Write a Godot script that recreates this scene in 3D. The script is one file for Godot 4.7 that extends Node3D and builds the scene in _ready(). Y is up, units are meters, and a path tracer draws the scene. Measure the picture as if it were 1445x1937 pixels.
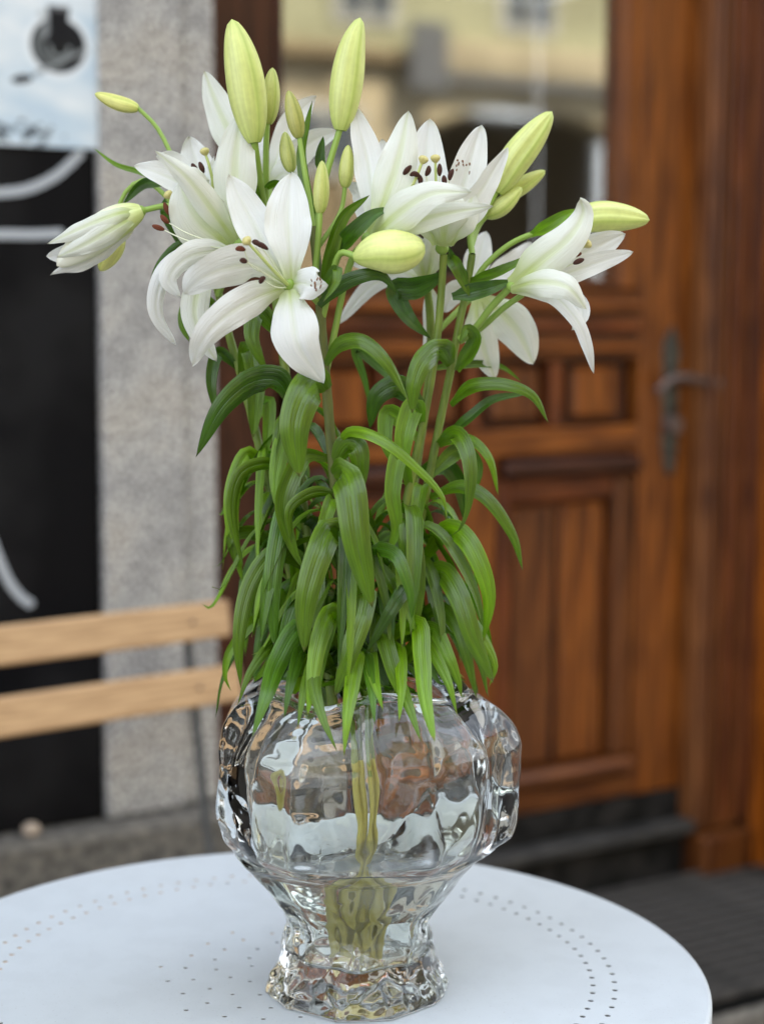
extends Node3D
# Vase of white lilies on a pale perforated bistro table in front of an old wooden cafe door.
# World: y up, metres. Facade pieces live in the frame of the cafe wall: x along it, y up, z out of it.

const EYE := Vector3(0, 1.364, 0)
const FOCAL := 3400.0
const PITCH := 0.1147
const ROLL := -0.004
const WALL_AT := Vector3(0.6224, 0, -3.9)
const WALL_TURN := 0.5585
const PLANT := 1.606            # distance of the vase's axis
var M := {}
var rng := RandomNumberGenerator.new()
var used := {}

func _ready():
	rng.seed = 7
	# ---- camera, sky, sun, exposure
	var cam := Camera3D.new()
	cam.name = "camera"
	var lens := CameraAttributesPhysical.new()
	lens.frustum_focal_length = 61.44
	lens.frustum_focus_distance = 1.545
	lens.exposure_aperture = 2.8
	cam.attributes = lens
	cam.far = 400.0
	cam.near = 0.05
	cam.fov = 31.81
	cam.position = EYE
	cam.basis = Basis(Vector3.RIGHT, -PITCH) * Basis(Vector3.BACK, -ROLL)
	add_child(cam)
	var we := WorldEnvironment.new()
	we.name = "environment"
	var env := Environment.new()
	env.background_mode = Environment.BG_SKY
	var skm := ProceduralSkyMaterial.new()
	skm.sky_top_color = Color(0.80, 0.84, 0.90)
	skm.sky_horizon_color = Color(0.91, 0.92, 0.93)
	skm.sky_curve = 0.18
	skm.ground_bottom_color = Color(0.35, 0.34, 0.32)
	skm.ground_horizon_color = Color(0.6, 0.6, 0.6)
	skm.sky_energy_multiplier = 1.0
	skm.sky_cover = cloud_cover()
	skm.sky_cover_modulate = Color(1, 1, 1, 0.8)
	var sky := Sky.new()
	sky.sky_material = skm
	env.sky = sky
	env.background_energy_multiplier = 1.0
	env.tonemap_mode = Environment.TONE_MAPPER_LINEAR
	env.tonemap_exposure = 3.25
	env.sdfgi_enabled = true
	env.ssao_enabled = true
	env.ssil_enabled = true
	we.environment = env
	add_child(we)
	var sun := DirectionalLight3D.new()
	sun.name = "sun"
	sun.light_energy = 1.1
	sun.light_color = Color(1.0, 0.95, 0.86)
	sun.light_angular_distance = 0.5
	sun.shadow_enabled = true
	var to_sun: Vector3 = Basis(Vector3.UP, WALL_TURN) * Vector3(0.35, 1.25, -0.8)
	add_child(sun)
	sun.look_at_from_position(to_sun, Vector3.ZERO, Vector3.UP)
	materials()
	setting()
	facade()
	door()
	bench()
	street()
	table()
	vase()
	lilies()

# ------------------------------------------------------------------ helpers

func lin(r: float, g: float, b: float, a := 1.0) -> Color:
	var c := Color(r, g, b).linear_to_srgb()
	c.a = a
	return c

func ray(px: float, py: float) -> Vector3:
	var x := (px - 722.5) / FOCAL
	var y := -(py - 968.5) / FOCAL
	var c := cos(ROLL)
	var s := sin(ROLL)
	var v := Vector2(c * x - s * y, s * x + c * y)
	return Vector3(v.x, v.y * cos(PITCH) - sin(PITCH), -(cos(PITCH) + v.y * sin(PITCH)))

func P(px: float, py: float, near := 0.0) -> Vector3:
	var r := ray(px, py)
	return EYE + r * ((PLANT - near) / -r.z)

func on_wall(px: float, py: float, d: float) -> Vector3:
	var turn := Basis(Vector3.UP, WALL_TURN)
	var r: Vector3 = turn.inverse() * ray(px, py)
	var e: Vector3 = turn.inverse() * (EYE - WALL_AT)
	return e + r * ((d - e.z) / r.z)

func tag(o: Node3D, label := "", category := "", group := "", kind := "") -> Node3D:
	if label: o.set_meta("label", label)
	if category: o.set_meta("category", category)
	if group: o.set_meta("group", group)
	if kind: o.set_meta("kind", kind)
	return o

func numbered(called: String) -> String:
	used[called] = used.get(called, -1) + 1
	return called if used[called] == 0 else "%s_%03d" % [called, used[called]]

func thing(called: String, where := Vector3.ZERO, turn := 0.0) -> Node3D:
	var o := Node3D.new()
	o.name = numbered(called)
	o.position = where
	o.rotation.y = turn
	add_child(o)
	return o

func wall_thing(called: String, at := Vector3.ZERO) -> Node3D:
	return thing(called, WALL_AT + Basis(Vector3.UP, WALL_TURN) * at, WALL_TURN)

func part(called: String, mesh: Mesh, mat: Material, parent: Node3D, at := Vector3.ZERO) -> MeshInstance3D:
	var o := MeshInstance3D.new()
	var n := 0
	var nm := called
	while parent.has_node(NodePath(nm)):
		n += 1
		nm = "%s_%03d" % [called, n]
	o.name = nm
	o.mesh = mesh
	o.material_override = mat
	o.position = at
	parent.add_child(o, true)
	return o

# box with chamfered edges between two corners
func box_mesh(a: Vector3, b: Vector3, ch := 0.002) -> ArrayMesh:
	var st := SurfaceTool.new()
	st.begin(Mesh.PRIMITIVE_TRIANGLES)
	st.set_smooth_group(-1)
	var lo := Vector3(minf(a.x, b.x), minf(a.y, b.y), minf(a.z, b.z))
	var hi := Vector3(maxf(a.x, b.x), maxf(a.y, b.y), maxf(a.z, b.z))
	var c := minf(ch, (hi - lo)[(hi - lo).min_axis_index()] * 0.45)
	var mid := (lo + hi) / 2
	var V := func(ix: int, iy: int, iz: int, axis: int) -> Vector3:
		var p := Vector3(hi.x if ix else lo.x, hi.y if iy else lo.y, hi.z if iz else lo.z)
		for k in 3:
			if k != axis:
				p[k] += c * signf(mid[k] - p[k])
		return p
	var face := func(pts: Array) -> void:
		var n: Vector3 = (pts[1] - pts[0]).cross(pts[2] - pts[0])
		var ctr := Vector3.ZERO
		for p in pts: ctr += p / pts.size()
		if n.dot(ctr - mid) > 0: pts.reverse()
		for k in range(1, pts.size() - 1):
			st.add_vertex(pts[0]); st.add_vertex(pts[k]); st.add_vertex(pts[k + 1])
	for i in 2:
		face.call([V.call(i, 0, 0, 0), V.call(i, 1, 0, 0), V.call(i, 1, 1, 0), V.call(i, 0, 1, 0)])
		face.call([V.call(0, i, 0, 1), V.call(1, i, 0, 1), V.call(1, i, 1, 1), V.call(0, i, 1, 1)])
		face.call([V.call(0, 0, i, 2), V.call(1, 0, i, 2), V.call(1, 1, i, 2), V.call(0, 1, i, 2)])
		for j in 2:
			face.call([V.call(i, j, 0, 0), V.call(i, j, 1, 0), V.call(i, j, 1, 1), V.call(i, j, 0, 1)])
			face.call([V.call(i, 0, j, 0), V.call(i, 1, j, 0), V.call(i, 1, j, 2), V.call(i, 0, j, 2)])
			face.call([V.call(0, i, j, 1), V.call(1, i, j, 1), V.call(1, i, j, 2), V.call(0, i, j, 2)])
			for k in 2:
				face.call([V.call(i, j, k, 0), V.call(i, j, k, 1), V.call(i, j, k, 2)])
	st.generate_normals()
	return st.commit()

func bx(called: String, mat: Material, parent: Node3D, x0: float, x1: float, y0: float, y1: float, z0: float, z1: float, ch := 0.002) -> MeshInstance3D:
	return part(called, box_mesh(Vector3(x0, y0, z0), Vector3(x1, y1, z1), ch), mat, parent)

# a grid of points (rows x columns) as one smooth mesh; uv = (column, row)
func grid_mesh(pts: PackedVector3Array, nu: int, nv: int, wrap := false, flip := false, colors := PackedColorArray()) -> ArrayMesh:
	var nrm := PackedVector3Array()
	var uv := PackedVector2Array()
	nrm.resize(pts.size())
	uv.resize(pts.size())
	for j in nv:
		for i in nu:
			var i0 := i - 1
			var i1 := i + 1
			if wrap:
				i0 = i - 1 if i > 0 else nu - 2
				i1 = i + 1 if i < nu - 1 else 1
			else:
				i0 = maxi(i0, 0)
				i1 = mini(i1, nu - 1)
			var j0 := maxi(j - 1, 0)
			var j1 := mini(j + 1, nv - 1)
			var du := pts[j * nu + i1] - pts[j * nu + i0]
			var dv := pts[j1 * nu + i] - pts[j0 * nu + i]
			if du.length_squared() < 1e-12:
				var jj := 1 if j < nv / 2 else nv - 2
				du = pts[jj * nu + i1] - pts[jj * nu + i0]
			var n := du.cross(dv).normalized()
			nrm[j * nu + i] = -n if flip else n
			uv[j * nu + i] = Vector2(float(i) / (nu - 1), float(j) / (nv - 1))
	var idx := PackedInt32Array()
	for j in nv - 1:
		for i in nu - 1:
			var a := j * nu + i
			if flip:
				idx.append_array([a, a + 1, a + nu + 1, a, a + nu + 1, a + nu])
			else:
				idx.append_array([a, a + nu + 1, a + 1, a, a + nu, a + nu + 1])
	var arr := []
	arr.resize(Mesh.ARRAY_MAX)
	arr[Mesh.ARRAY_VERTEX] = pts
	arr[Mesh.ARRAY_NORMAL] = nrm
	arr[Mesh.ARRAY_TEX_UV] = uv
	if colors.size(): arr[Mesh.ARRAY_COLOR] = colors
	arr[Mesh.ARRAY_INDEX] = idx
	var m := ArrayMesh.new()
	m.add_surface_from_arrays(Mesh.PRIMITIVE_TRIANGLES, arr)
	return m

func curve(ctrl: Array, n: int) -> PackedVector3Array:
	var out := PackedVector3Array()
	var len := [0.0]
	for k in range(1, ctrl.size()):
		len.append(len[-1] + maxf((ctrl[k] - ctrl[k - 1]).length(), 1e-5))
	var seg := 0
	for i in n + 1:
		var d: float = len[-1] * i / n
		while seg < ctrl.size() - 2 and d > len[seg + 1]: seg += 1
		var t: float = (d - len[seg]) / (len[seg + 1] - len[seg])
		var p1: Vector3 = ctrl[seg]
		var p2: Vector3 = ctrl[seg + 1]
		var p0: Vector3 = ctrl[seg - 1] if seg > 0 else p1 * 2 - p2
		var p3: Vector3 = ctrl[seg + 2] if seg + 2 < ctrl.size() else p2 * 2 - p1
		# chord-aware tangents
		var l1: float = len[seg + 1] - len[seg]
		var l0: float = len[seg] - len[seg - 1] if seg > 0 else l1
		var l2: float = len[seg + 2] - len[seg + 1] if seg + 2 < ctrl.size() else l1
		var m1: Vector3 = (p2 - p0) / (l0 + l1) * l1
		var m2: Vector3 = (p3 - p1) / (l1 + l2) * l1
		var t2 := t * t
		var t3 := t2 * t
		out.append(p1 * (2 * t3 - 3 * t2 + 1) + m1 * (t3 - 2 * t2 + t) + p2 * (-2 * t3 + 3 * t2) + m2 * (t3 - t2))
	return out

func shape_of(kind: String, t: float) -> float:
	match kind:
		"petal": return lerpf(0.26, 1.0, smoothstep(0.0, 0.52, t)) * pow(maxf(0.0, 1.0 - pow(t, 3.2)), 0.70)
		"sepal": return lerpf(0.36, 1.0, smoothstep(0.0, 0.5, t)) * pow(maxf(0.0, 1.0 - pow(t, 2.4)), 0.76)
		"strap": return lerpf(0.45, 1.0, smoothstep(0.0, 0.3, t)) * pow(maxf(0.0, 1.0 - pow(t, 3.4)), 0.7)
		_: return lerpf(0.42, 1.0, smoothstep(0.0, 0.3, t)) * pow(maxf(0.0, 1.0 - pow(t, 3.2)), 0.95)

# A blade (petal or leaf) along ctrl, w its full width. roll turns it about its length, 0 showing its whole width to the front.
func blade(ctrl: Array, w: float, kind: String, org: Vector3, o := {}) -> ArrayMesh:
	var nv: int = o.get("nv", 22)
	var nu: int = o.get("nu", 9)
	var mid := curve(ctrl, nv)
	var roll0: float = deg_to_rad(o.get("roll", 0.0))
	var roll1: float = deg_to_rad(o.get("roll1", o.get("roll", 0.0)))
	var cup: float = o.get("cup", 0.5)
	var cup1: float = o.get("cup1", cup)
	var groove: float = o.get("groove", 0.05)
	var wave: float = o.get("wave", 0.0)
	var ph: float = o.get("ph", rng.randf() * 6.28)
	var pts := PackedVector3Array()
	var last := Vector3.ZERO
	for j in nv + 1:
		var t := float(j) / nv
		var T := (mid[mini(j + 1, nv)] - mid[maxi(j - 1, 0)]).normalized()
		var B: Vector3
		var N: Vector3
		if o.has("side"):
			var s: Vector3 = o.side
			B = (s - T * s.dot(T)).normalized()
			N = B.cross(T).normalized()
			if j == 0 and N.y < 0: pass
		else:
			var V := (EYE - mid[j]).normalized()
			var n0 := V - T * V.dot(T)
			if n0.length() < 0.35 and last != Vector3.ZERO:
				n0 = n0.lerp(last - T * last.dot(T), 0.6)
			N = n0.normalized()
			last = N
			B = T.cross(N).normalized()
		var rl := lerpf(roll0, roll1, t)
		var B2 := B * cos(rl) + N * sin(rl)
		var N2 := N * cos(rl) - B * sin(rl)
		var hw := w * 0.5 * shape_of(kind, t)
		var cp := lerpf(cup, cup1, t)
		for i in nu:
			var x := 2.0 * i / (nu - 1) - 1.0
			var a := cp * x
			var sx := x if absf(cp) < 0.02 else sin(a) / cp
			var sz := 0.0 if absf(cp) < 0.02 else (1.0 - cos(a)) / cp
			var g := -groove * exp(-x * x * 30.0)
			var wv := wave * absf(x) * x * x * (sin(t * 11.0 + ph + x * 1.3) + 0.6 * sin(t * 23.0 + ph * 2.0 - x))
			pts.append(mid[j] + B2 * (sx * hw) + N2 * ((sz + g) * hw + wv * w * 0.5) - org)
	return grid_mesh(pts, nu, nv + 1)

func tube(ctrl: Array, r0: float, r1: float, org: Vector3, n := 24, sides := 8, bumpy := 0.0) -> ArrayMesh:
	var mid := curve(ctrl, n)
	var pts := PackedVector3Array()
	var N := Vector3.ZERO
	for j in n + 1:
		var T := (mid[mini(j + 1, n)] - mid[maxi(j - 1, 0)]).normalized()
		if j == 0: N = T.cross(Vector3(0.3, 0.2, 0.9)).normalized()
		N = (N - T * N.dot(T)).normalized()
		var B := T.cross(N)
		var r := lerpf(r0, r1, float(j) / n) * (1.0 + bumpy * sin(j * 2.1) * cos(j * 0.7))
		for i in sides + 1:
			var a := TAU * (i % sides) / sides
			pts.append(mid[j] + (N * cos(a) + B * sin(a)) * r - org)
	return grid_mesh(pts, sides + 1, n + 1, true)

# a closed bud along a bent axis
func bud_mesh(ctrl: Array, w: float, org: Vector3, spin := 0.0, blunt := 0.8) -> ArrayMesh:
	var nv := 26
	var sides := 30
	var mid := curve(ctrl, nv)
	var pts := PackedVector3Array()
	var N := Vector3.ZERO
	for j in nv + 1:
		var t := float(j) / nv
		var T := (mid[mini(j + 1, nv)] - mid[maxi(j - 1, 0)]).normalized()
		if j == 0: N = T.cross(Vector3(0.1, 0.2, 0.95)).normalized()
		N = (N - T * N.dot(T)).normalized()
		var B := T.cross(N)
		var r := w * 0.5 * pow(maxf(0.0, sin(PI * pow(lerpf(0.03, 1.0, t), blunt))), 0.54)
		if j == nv: r = 0.0
		for i in sides + 1:
			var a := TAU * (i % sides) / sides
			var q := absf(cos(1.5 * (a + spin)))
			var k := 1.0 - 0.22 * pow(1.0 - q, 6.0) + 0.05 * pow(q, 4.0) - 0.05 * pow(q, 60.0)
			pts.append(mid[j] + (N * cos(a) + B * sin(a)) * r * k - org)
	return grid_mesh(pts, sides + 1, nv + 1, true)

func lathe(prof: Array, sides := 48, center := Vector3.ZERO) -> ArrayMesh:
	var pts := PackedVector3Array()
	for p in prof:
		for i in sides + 1:
			var a := TAU * (i % sides) / sides
			pts.append(center + Vector3(sin(a) * p.x, p.y, cos(a) * p.x))
	return grid_mesh(pts, sides + 1, prof.size(), true, true)

# ------------------------------------------------------------------ textures and materials

func noise(freq: float, oct := 4, seed_ := 1, type := FastNoiseLite.TYPE_SIMPLEX_SMOOTH) -> FastNoiseLite:
	var n := FastNoiseLite.new()
	n.noise_type = type
	n.frequency = freq
	n.fractal_octaves = oct
	n.seed = seed_
	return n

func ramp_tex(freq: float, cols: Array, at: Array, oct := 5, seed_ := 1, size := 512, type := FastNoiseLite.TYPE_SIMPLEX_SMOOTH) -> NoiseTexture2D:
	var t := NoiseTexture2D.new()
	t.width = size
	t.height = size
	t.seamless = true
	t.noise = noise(freq, oct, seed_, type)
	var g := Gradient.new()
	g.offsets = PackedFloat32Array(at)
	g.colors = PackedColorArray(cols)
	t.color_ramp = g
	return t

func grey_tex(freq: float, oct := 5, seed_ := 1, size := 512) -> NoiseTexture2D:
	var t := NoiseTexture2D.new()
	t.width = size
	t.height = size
	t.seamless = true
	t.noise = noise(freq, oct, seed_)
	return t

func cloud_cover() -> ImageTexture:
	var n := noise(1.6, 5, 11)
	var im := Image.create(256, 128, false, Image.FORMAT_RGBAF)
	for y in 128:
		for x in 256:
			var up := PI * (0.5 - (y + 0.5) / 128.0)
			var a := TAU * x / 256.0
			var d := Vector3(cos(up) * cos(a), sin(up) * 1.6, cos(up) * sin(a))
			var v := smoothstep(-0.15, 0.45, n.get_noise_3dv(d * 1.1))
			im.set_pixel(x, y, Color(0.36, 0.35, 0.33, v))
	return ImageTexture.create_from_image(im)

func petal_image(back: bool) -> Image:
	var w := 128
	var h := 256
	var im := Image.create(w, h, false, Image.FORMAT_RGB8)
	var n := noise(0.02, 3, 3)
	var fine := noise(0.09, 2, 5)
	for y in h:
		var t := float(y) / h
		for x in w:
			var u := (2.0 * x / (w - 1) - 1.0)
			var c := Vector3(0.86, 0.87, 0.855)
			var vein := fine.get_noise_2d(x * 2.4, y * 0.05 + u * u * 30.0)
			c *= 0.995 + 0.05 * vein
			var green := exp(-t * t * 34.0) * 0.75
			var rib := exp(-u * u * (190.0 if not back else 24.0)) * (1.0 - t * (0.9 if not back else 0.35)) * (0.34 if not back else 0.42)
			rib += 0.18 * exp(-pow(absf(u) - 0.12, 2.0) * 900.0) * (1.0 - t)
			if back: green = exp(-t * t * 13.0) * 0.8 + 0.12
			var k := clampf(green + rib + 0.05 * n.get_noise_2d(x, y * 0.4), 0.0, 0.9)
			c = c.lerp(Vector3(0.56, 0.66, 0.22), k)
			if t > 0.93: c = c.lerp(Vector3(0.70, 0.66, 0.40), (t - 0.93) * 6.0 * exp(-u * u * 2.0))
			im.set_pixel(x, y, lin(c.x, c.y, c.z))
	return im

func petal_relief() -> Image:
	var im := Image.create(128, 256, false, Image.FORMAT_RGB8)
	var fine := noise(0.10, 2, 5)
	var big := noise(0.03, 3, 9)
	for y in 256:
		for x in 128:
			var u := 2.0 * x / 127.0 - 1.0
			var v := 0.5 + 0.30 * fine.get_noise_2d(x * 2.2, y * 0.06 + u * u * 30.0) + 0.3 * big.get_noise_2d(x, y * 0.5)
			v += 0.16 * exp(-pow(absf(u) - 0.10, 2.0) * 700.0)
			im.set_pixel(x, y, Color(v, v, v))
	return im

func leaf_image(relief: bool) -> Image:
	var w := 128
	var h := 256
	var im := Image.create(w, h, false, Image.FORMAT_RGB8)
	var n := noise(0.02, 4, 21)
	for y in h:
		var t := float(y) / h
		for x in w:
			var u := 2.0 * x / (w - 1) - 1.0
			var s := u * (1.0 + 0.3 * t)
			var line := pow(absf(cos(s * 11.0)), 14.0) * 0.8 + 0.2 * pow(absf(cos(s * 37.0)), 6.0)
			var rib := exp(-u * u * 500.0)
			var q := n.get_noise_2d(x * 0.7, y * 0.35)
			if relief:
				var v := 0.55 - 0.28 * line - 0.35 * rib + 0.12 * q
				im.set_pixel(x, y, Color(v, v, v))
			else:
				var c := Vector3(0.18, 0.335, 0.013) * (1.0 + 0.55 * q)
				c *= 1.0 - 0.36 * line * (0.6 + 0.8 * n.get_noise_2d(x * 5.0, y * 0.3))
				c = c.lerp(Vector3(0.22, 0.36, 0.08), 0.5 * rib)
				if t > 0.965: c = c.lerp(Vector3(0.30, 0.22, 0.08), 0.7)
				c = c.lerp(Vector3(0.26, 0.38, 0.07), 0.45 * smoothstep(0.86, 1.0, absf(u)) + 0.5 * smoothstep(0.93, 1.0, t) + 0.35 * exp(-t * 14.0))
				im.set_pixel(x, y, lin(c.x, c.y, c.z))
	return im

func bud_image() -> Image:
	var im := Image.create(256, 256, false, Image.FORMAT_RGB8)
	var n := noise(0.05, 3, 31)
	for y in 256:
		var t := float(y) / 255.0
		for x in 256:
			var a := TAU * x / 255.0
			var q := absf(cos(1.5 * a))
			var c := Vector3(0.68, 0.74, 0.25)
			c = c.lerp(Vector3(0.40, 0.52, 0.10), 0.75 * pow(1.0 - q, 3.0))
			c = c.lerp(Vector3(0.42, 0.55, 0.12), 0.6 * exp(-t * 9.0) + 0.35 * smoothstep(0.86, 1.0, t))
			c = c.lerp(Vector3(0.74, 0.79, 0.40), 0.35 * pow(q, 10.0) * sin(PI * t))
			c *= 1.0 + 0.12 * n.get_noise_2d(x * 2.2, y * 0.10) + 0.10 * n.get_noise_2d(x * 0.25, y * 0.2 + 90.0) + 0.06 * n.get_noise_2d(x, y)
			im.set_pixel(x, y, lin(c.x, c.y, c.z))
	return im

func mat(called: String, c: Color, rough := 0.6) -> StandardMaterial3D:
	var m := StandardMaterial3D.new()
	m.resource_name = called
	m.albedo_color = c
	m.roughness = rough
	M[called] = m
	return m

func tri(m: StandardMaterial3D, scale: Vector3, world := false) -> StandardMaterial3D:
	m.uv1_triplanar = true
	m.uv1_world_triplanar = world
	m.uv1_scale = scale
	return m

func materials():
	var prel := ImageTexture.create_from_image(petal_relief())
	for k in [["petal", false], ["petal_back", true]]:
		var m := mat(k[0], Color.WHITE, 0.48)
		m.albedo_texture = ImageTexture.create_from_image(petal_image(k[1]))
		m.heightmap_enabled = true
		m.heightmap_texture = prel
		m.heightmap_scale = 0.08
		m.backlight_enabled = true
		m.backlight = Color(0.78, 0.78, 0.75)
	var la := ImageTexture.create_from_image(leaf_image(false))
	var lr := ImageTexture.create_from_image(leaf_image(true))
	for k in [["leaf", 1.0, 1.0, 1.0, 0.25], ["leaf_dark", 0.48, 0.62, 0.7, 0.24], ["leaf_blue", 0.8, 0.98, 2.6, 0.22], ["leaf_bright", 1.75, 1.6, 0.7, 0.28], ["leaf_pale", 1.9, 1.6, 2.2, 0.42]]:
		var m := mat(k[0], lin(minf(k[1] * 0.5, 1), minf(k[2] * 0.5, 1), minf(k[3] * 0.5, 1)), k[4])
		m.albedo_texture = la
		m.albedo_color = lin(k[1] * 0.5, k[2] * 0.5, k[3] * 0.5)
		m.heightmap_enabled = true
		m.heightmap_texture = lr
		m.heightmap_scale = 0.06
		m.metallic_specular = 0.58
		m.backlight_enabled = true
		m.backlight = Color(0.62, 0.8, 0.12)
	# the leaf texture is written at half strength in the tint, so lift it once here
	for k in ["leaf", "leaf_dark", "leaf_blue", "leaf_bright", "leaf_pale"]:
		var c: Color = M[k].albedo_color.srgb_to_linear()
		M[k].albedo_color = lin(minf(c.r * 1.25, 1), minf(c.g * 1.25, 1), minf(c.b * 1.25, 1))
	var bt := ImageTexture.create_from_image(bud_image())
	for k in [["bud", 1.0, 1.0, 1.0], ["bud_small", 0.82, 0.80, 0.72], ["bud_brown", 0.66, 0.60, 0.5]]:
		var m := mat(k[0], lin(k[1], k[2], k[3]), 0.45)
		m.albedo_texture = bt
		m.backlight_enabled = true
		m.backlight = Color(0.4, 0.45, 0.2)
	for k in [["white_bud", 1.0, 0.98, 0.9], ["bud_yellow", 0.98, 0.90, 0.80], ["bud_cream", 1.0, 1.0, 1.0]]:
		var q := mat(k[0], lin(k[1], k[2], k[3]), 0.45)
		q.albedo_texture = bt if k[0] != "white_bud" else M.petal_back.albedo_texture
	var m := mat("stem", lin(0.20, 0.28, 0.045), 0.45)
	m.albedo_texture = ramp_tex(0.03, [lin(0.55, 0.6, 0.5), lin(1, 1, 1), lin(1, 0.9, 0.7)], [0.2, 0.55, 0.85], 4, 8, 256)
	tri(m, Vector3(9, 2.5, 9))
	m = mat("stem_brown", lin(0.13, 0.15, 0.035), 0.55)
	m.albedo_texture = M.stem.albedo_texture
	tri(m, Vector3(9, 2.5, 9))
	m = mat("stalk", lin(0.26, 0.40, 0.07), 0.45)
	m = mat("stem_wet", lin(0.52, 0.46, 0.11), 0.35)
	m = mat("anther", lin(0.050, 0.014, 0.007), 0.85)
	m = mat("anther_rust", lin(0.13, 0.030, 0.010), 0.85)
	m = mat("filament", lin(0.72, 0.76, 0.56), 0.45)
	m = mat("pistil", lin(0.52, 0.60, 0.20), 0.4)
	m = mat("stigma", lin(0.58, 0.52, 0.20), 0.35)
	m = mat("scorch", lin(0.20, 0.10, 0.05), 0.8)
	# glass and water
	m = mat("vase_glass", Color(0.985, 0.995, 0.99, 0.0), 0.0)
	m.refraction_enabled = true
	m.refraction_scale = 0.05
	m = mat("water", Color(0.99, 0.995, 0.97, 0.0), 0.0)
	m.refraction_enabled = true
	m.refraction_scale = 0.033
	# table
	m = mat("table_paint", lin(0.60, 0.645, 0.68), 0.42)
	m.albedo_texture = ramp_tex(0.012, [lin(0.965, 0.965, 0.965), lin(1, 1, 1)], [0.3, 0.6], 5, 4, 512)
	tri(m, Vector3(2.5, 2.5, 2.5))
	m.heightmap_enabled = true
	m.heightmap_texture = grey_tex(0.08, 3, 6, 512)
	m.heightmap_scale = 0.004
	m.detail_enabled = true
	m.detail_blend_mode = BaseMaterial3D.BLEND_MODE_MUL
	m.detail_albedo = ramp_tex(0.11, [lin(1, 1, 1), lin(1, 1, 1), lin(0.80, 0.79, 0.77)], [0.0, 0.80, 0.90], 2, 77, 1024)
	# stone
	m = mat("granite", Color.WHITE, 0.85)
	m.albedo_texture = ramp_tex(0.045, [lin(0.12, 0.117, 0.112), lin(0.345, 0.336, 0.322), lin(0.43, 0.42, 0.402), lin(0.66, 0.65, 0.625)], [0.2, 0.42, 0.6, 0.85], 6, 14, 1024)
	tri(m, Vector3(1.7, 1.7, 1.7))
	m.detail_enabled = true
	m.detail_blend_mode = BaseMaterial3D.BLEND_MODE_MUL
	m.detail_albedo = ramp_tex(0.006, [lin(0.80, 0.80, 0.82), lin(1, 1, 1), lin(1, 0.97, 0.93)], [0.25, 0.55, 0.85], 3, 19, 512)
	m.heightmap_enabled = true
	m.heightmap_texture = grey_tex(0.06, 5, 23, 512)
	m.heightmap_scale = 0.12
	m = mat("granite_dark", Color.WHITE, 0.9)
	m.albedo_texture = ramp_tex(0.02, [lin(0.07, 0.064, 0.057), lin(0.125, 0.115, 0.10), lin(0.165, 0.15, 0.13), lin(0.24, 0.21, 0.17)], [0.2, 0.45, 0.65, 0.9], 6, 15, 512)
	tri(m, Vector3(3.2, 3.2, 3.2))
	m.heightmap_enabled = true
	m.heightmap_texture = M.granite.heightmap_texture
	m.heightmap_scale = 0.3
	m = mat("paving", Color.WHITE, 0.9)
	m.albedo_texture = ramp_tex(0.03, [lin(0.16, 0.145, 0.13), lin(0.27, 0.25, 0.225), lin(0.36, 0.335, 0.30)], [0.2, 0.5, 0.85], 6, 16, 512)
	tri(m, Vector3(1.1, 1.1, 1.1))
	m.heightmap_enabled = true
	m.heightmap_texture = M.granite.heightmap_texture
	m.heightmap_scale = 0.2
	m = mat("asphalt", Color.WHITE, 0.95)
	m.albedo_texture = ramp_tex(0.06, [lin(0.06, 0.06, 0.06), lin(0.11, 0.11, 0.11), lin(0.16, 0.155, 0.15)], [0.2, 0.5, 0.85], 5, 17, 512)
	tri(m, Vector3(0.7, 0.7, 0.7))
	m = mat("black_stone", Color.WHITE, 0.7)
	m.metallic_specular = 0.3
	m.albedo_texture = ramp_tex(0.02, [lin(0.006, 0.006, 0.006), lin(0.013, 0.0125, 0.0125), lin(0.024, 0.022, 0.021)], [0.3, 0.55, 0.8], 5, 18, 256)
	tri(m, Vector3(2, 2, 2))
	m = mat("grey_step", Color.WHITE, 0.75)
	m.albedo_texture = ramp_tex(0.02, [lin(0.015, 0.014, 0.013), lin(0.03, 0.028, 0.026), lin(0.05, 0.046, 0.042)], [0.3, 0.55, 0.8], 5, 18, 256)
	tri(m, Vector3(2, 2, 2))
	m = mat("pebble", lin(0.45, 0.36, 0.28), 0.9)
	# wood: grain along y, along x and along z
	var g1 := ramp_tex(0.012, [lin(0.52, 0.47, 0.44), lin(0.82, 0.80, 0.78), lin(1, 1, 1), lin(1.0, 0.90, 0.80)], [0.2, 0.42, 0.6, 0.85], 6, 41, 512)
	var blotch := ramp_tex(0.008, [lin(0.45, 0.40, 0.42), lin(0.85, 0.83, 0.82), lin(1, 1, 1)], [0.25, 0.5, 0.75], 4, 43, 512)
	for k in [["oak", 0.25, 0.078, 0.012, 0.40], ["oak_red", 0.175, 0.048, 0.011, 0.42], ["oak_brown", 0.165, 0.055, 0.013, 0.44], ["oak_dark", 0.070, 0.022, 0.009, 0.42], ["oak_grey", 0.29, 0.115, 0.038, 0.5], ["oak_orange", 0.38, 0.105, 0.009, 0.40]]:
		for dir in 2:
			m = mat(k[0] + ["", "_across"][dir], lin(k[1], k[2], k[3]), k[4])
			m.albedo_texture = g1
			tri(m, Vector3(9, 0.7, 9) if dir == 0 else Vector3(0.7, 9, 9))
			m.detail_enabled = true
			m.detail_blend_mode = BaseMaterial3D.BLEND_MODE_MUL
			m.detail_albedo = blotch
			m.clearcoat_enabled = true
			m.clearcoat = 0.08
			m.metallic_specular = 0.35
			m.clearcoat_roughness = 0.22
	m = mat("bench_wood", lin(0.55, 0.355, 0.19), 0.5)
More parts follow.
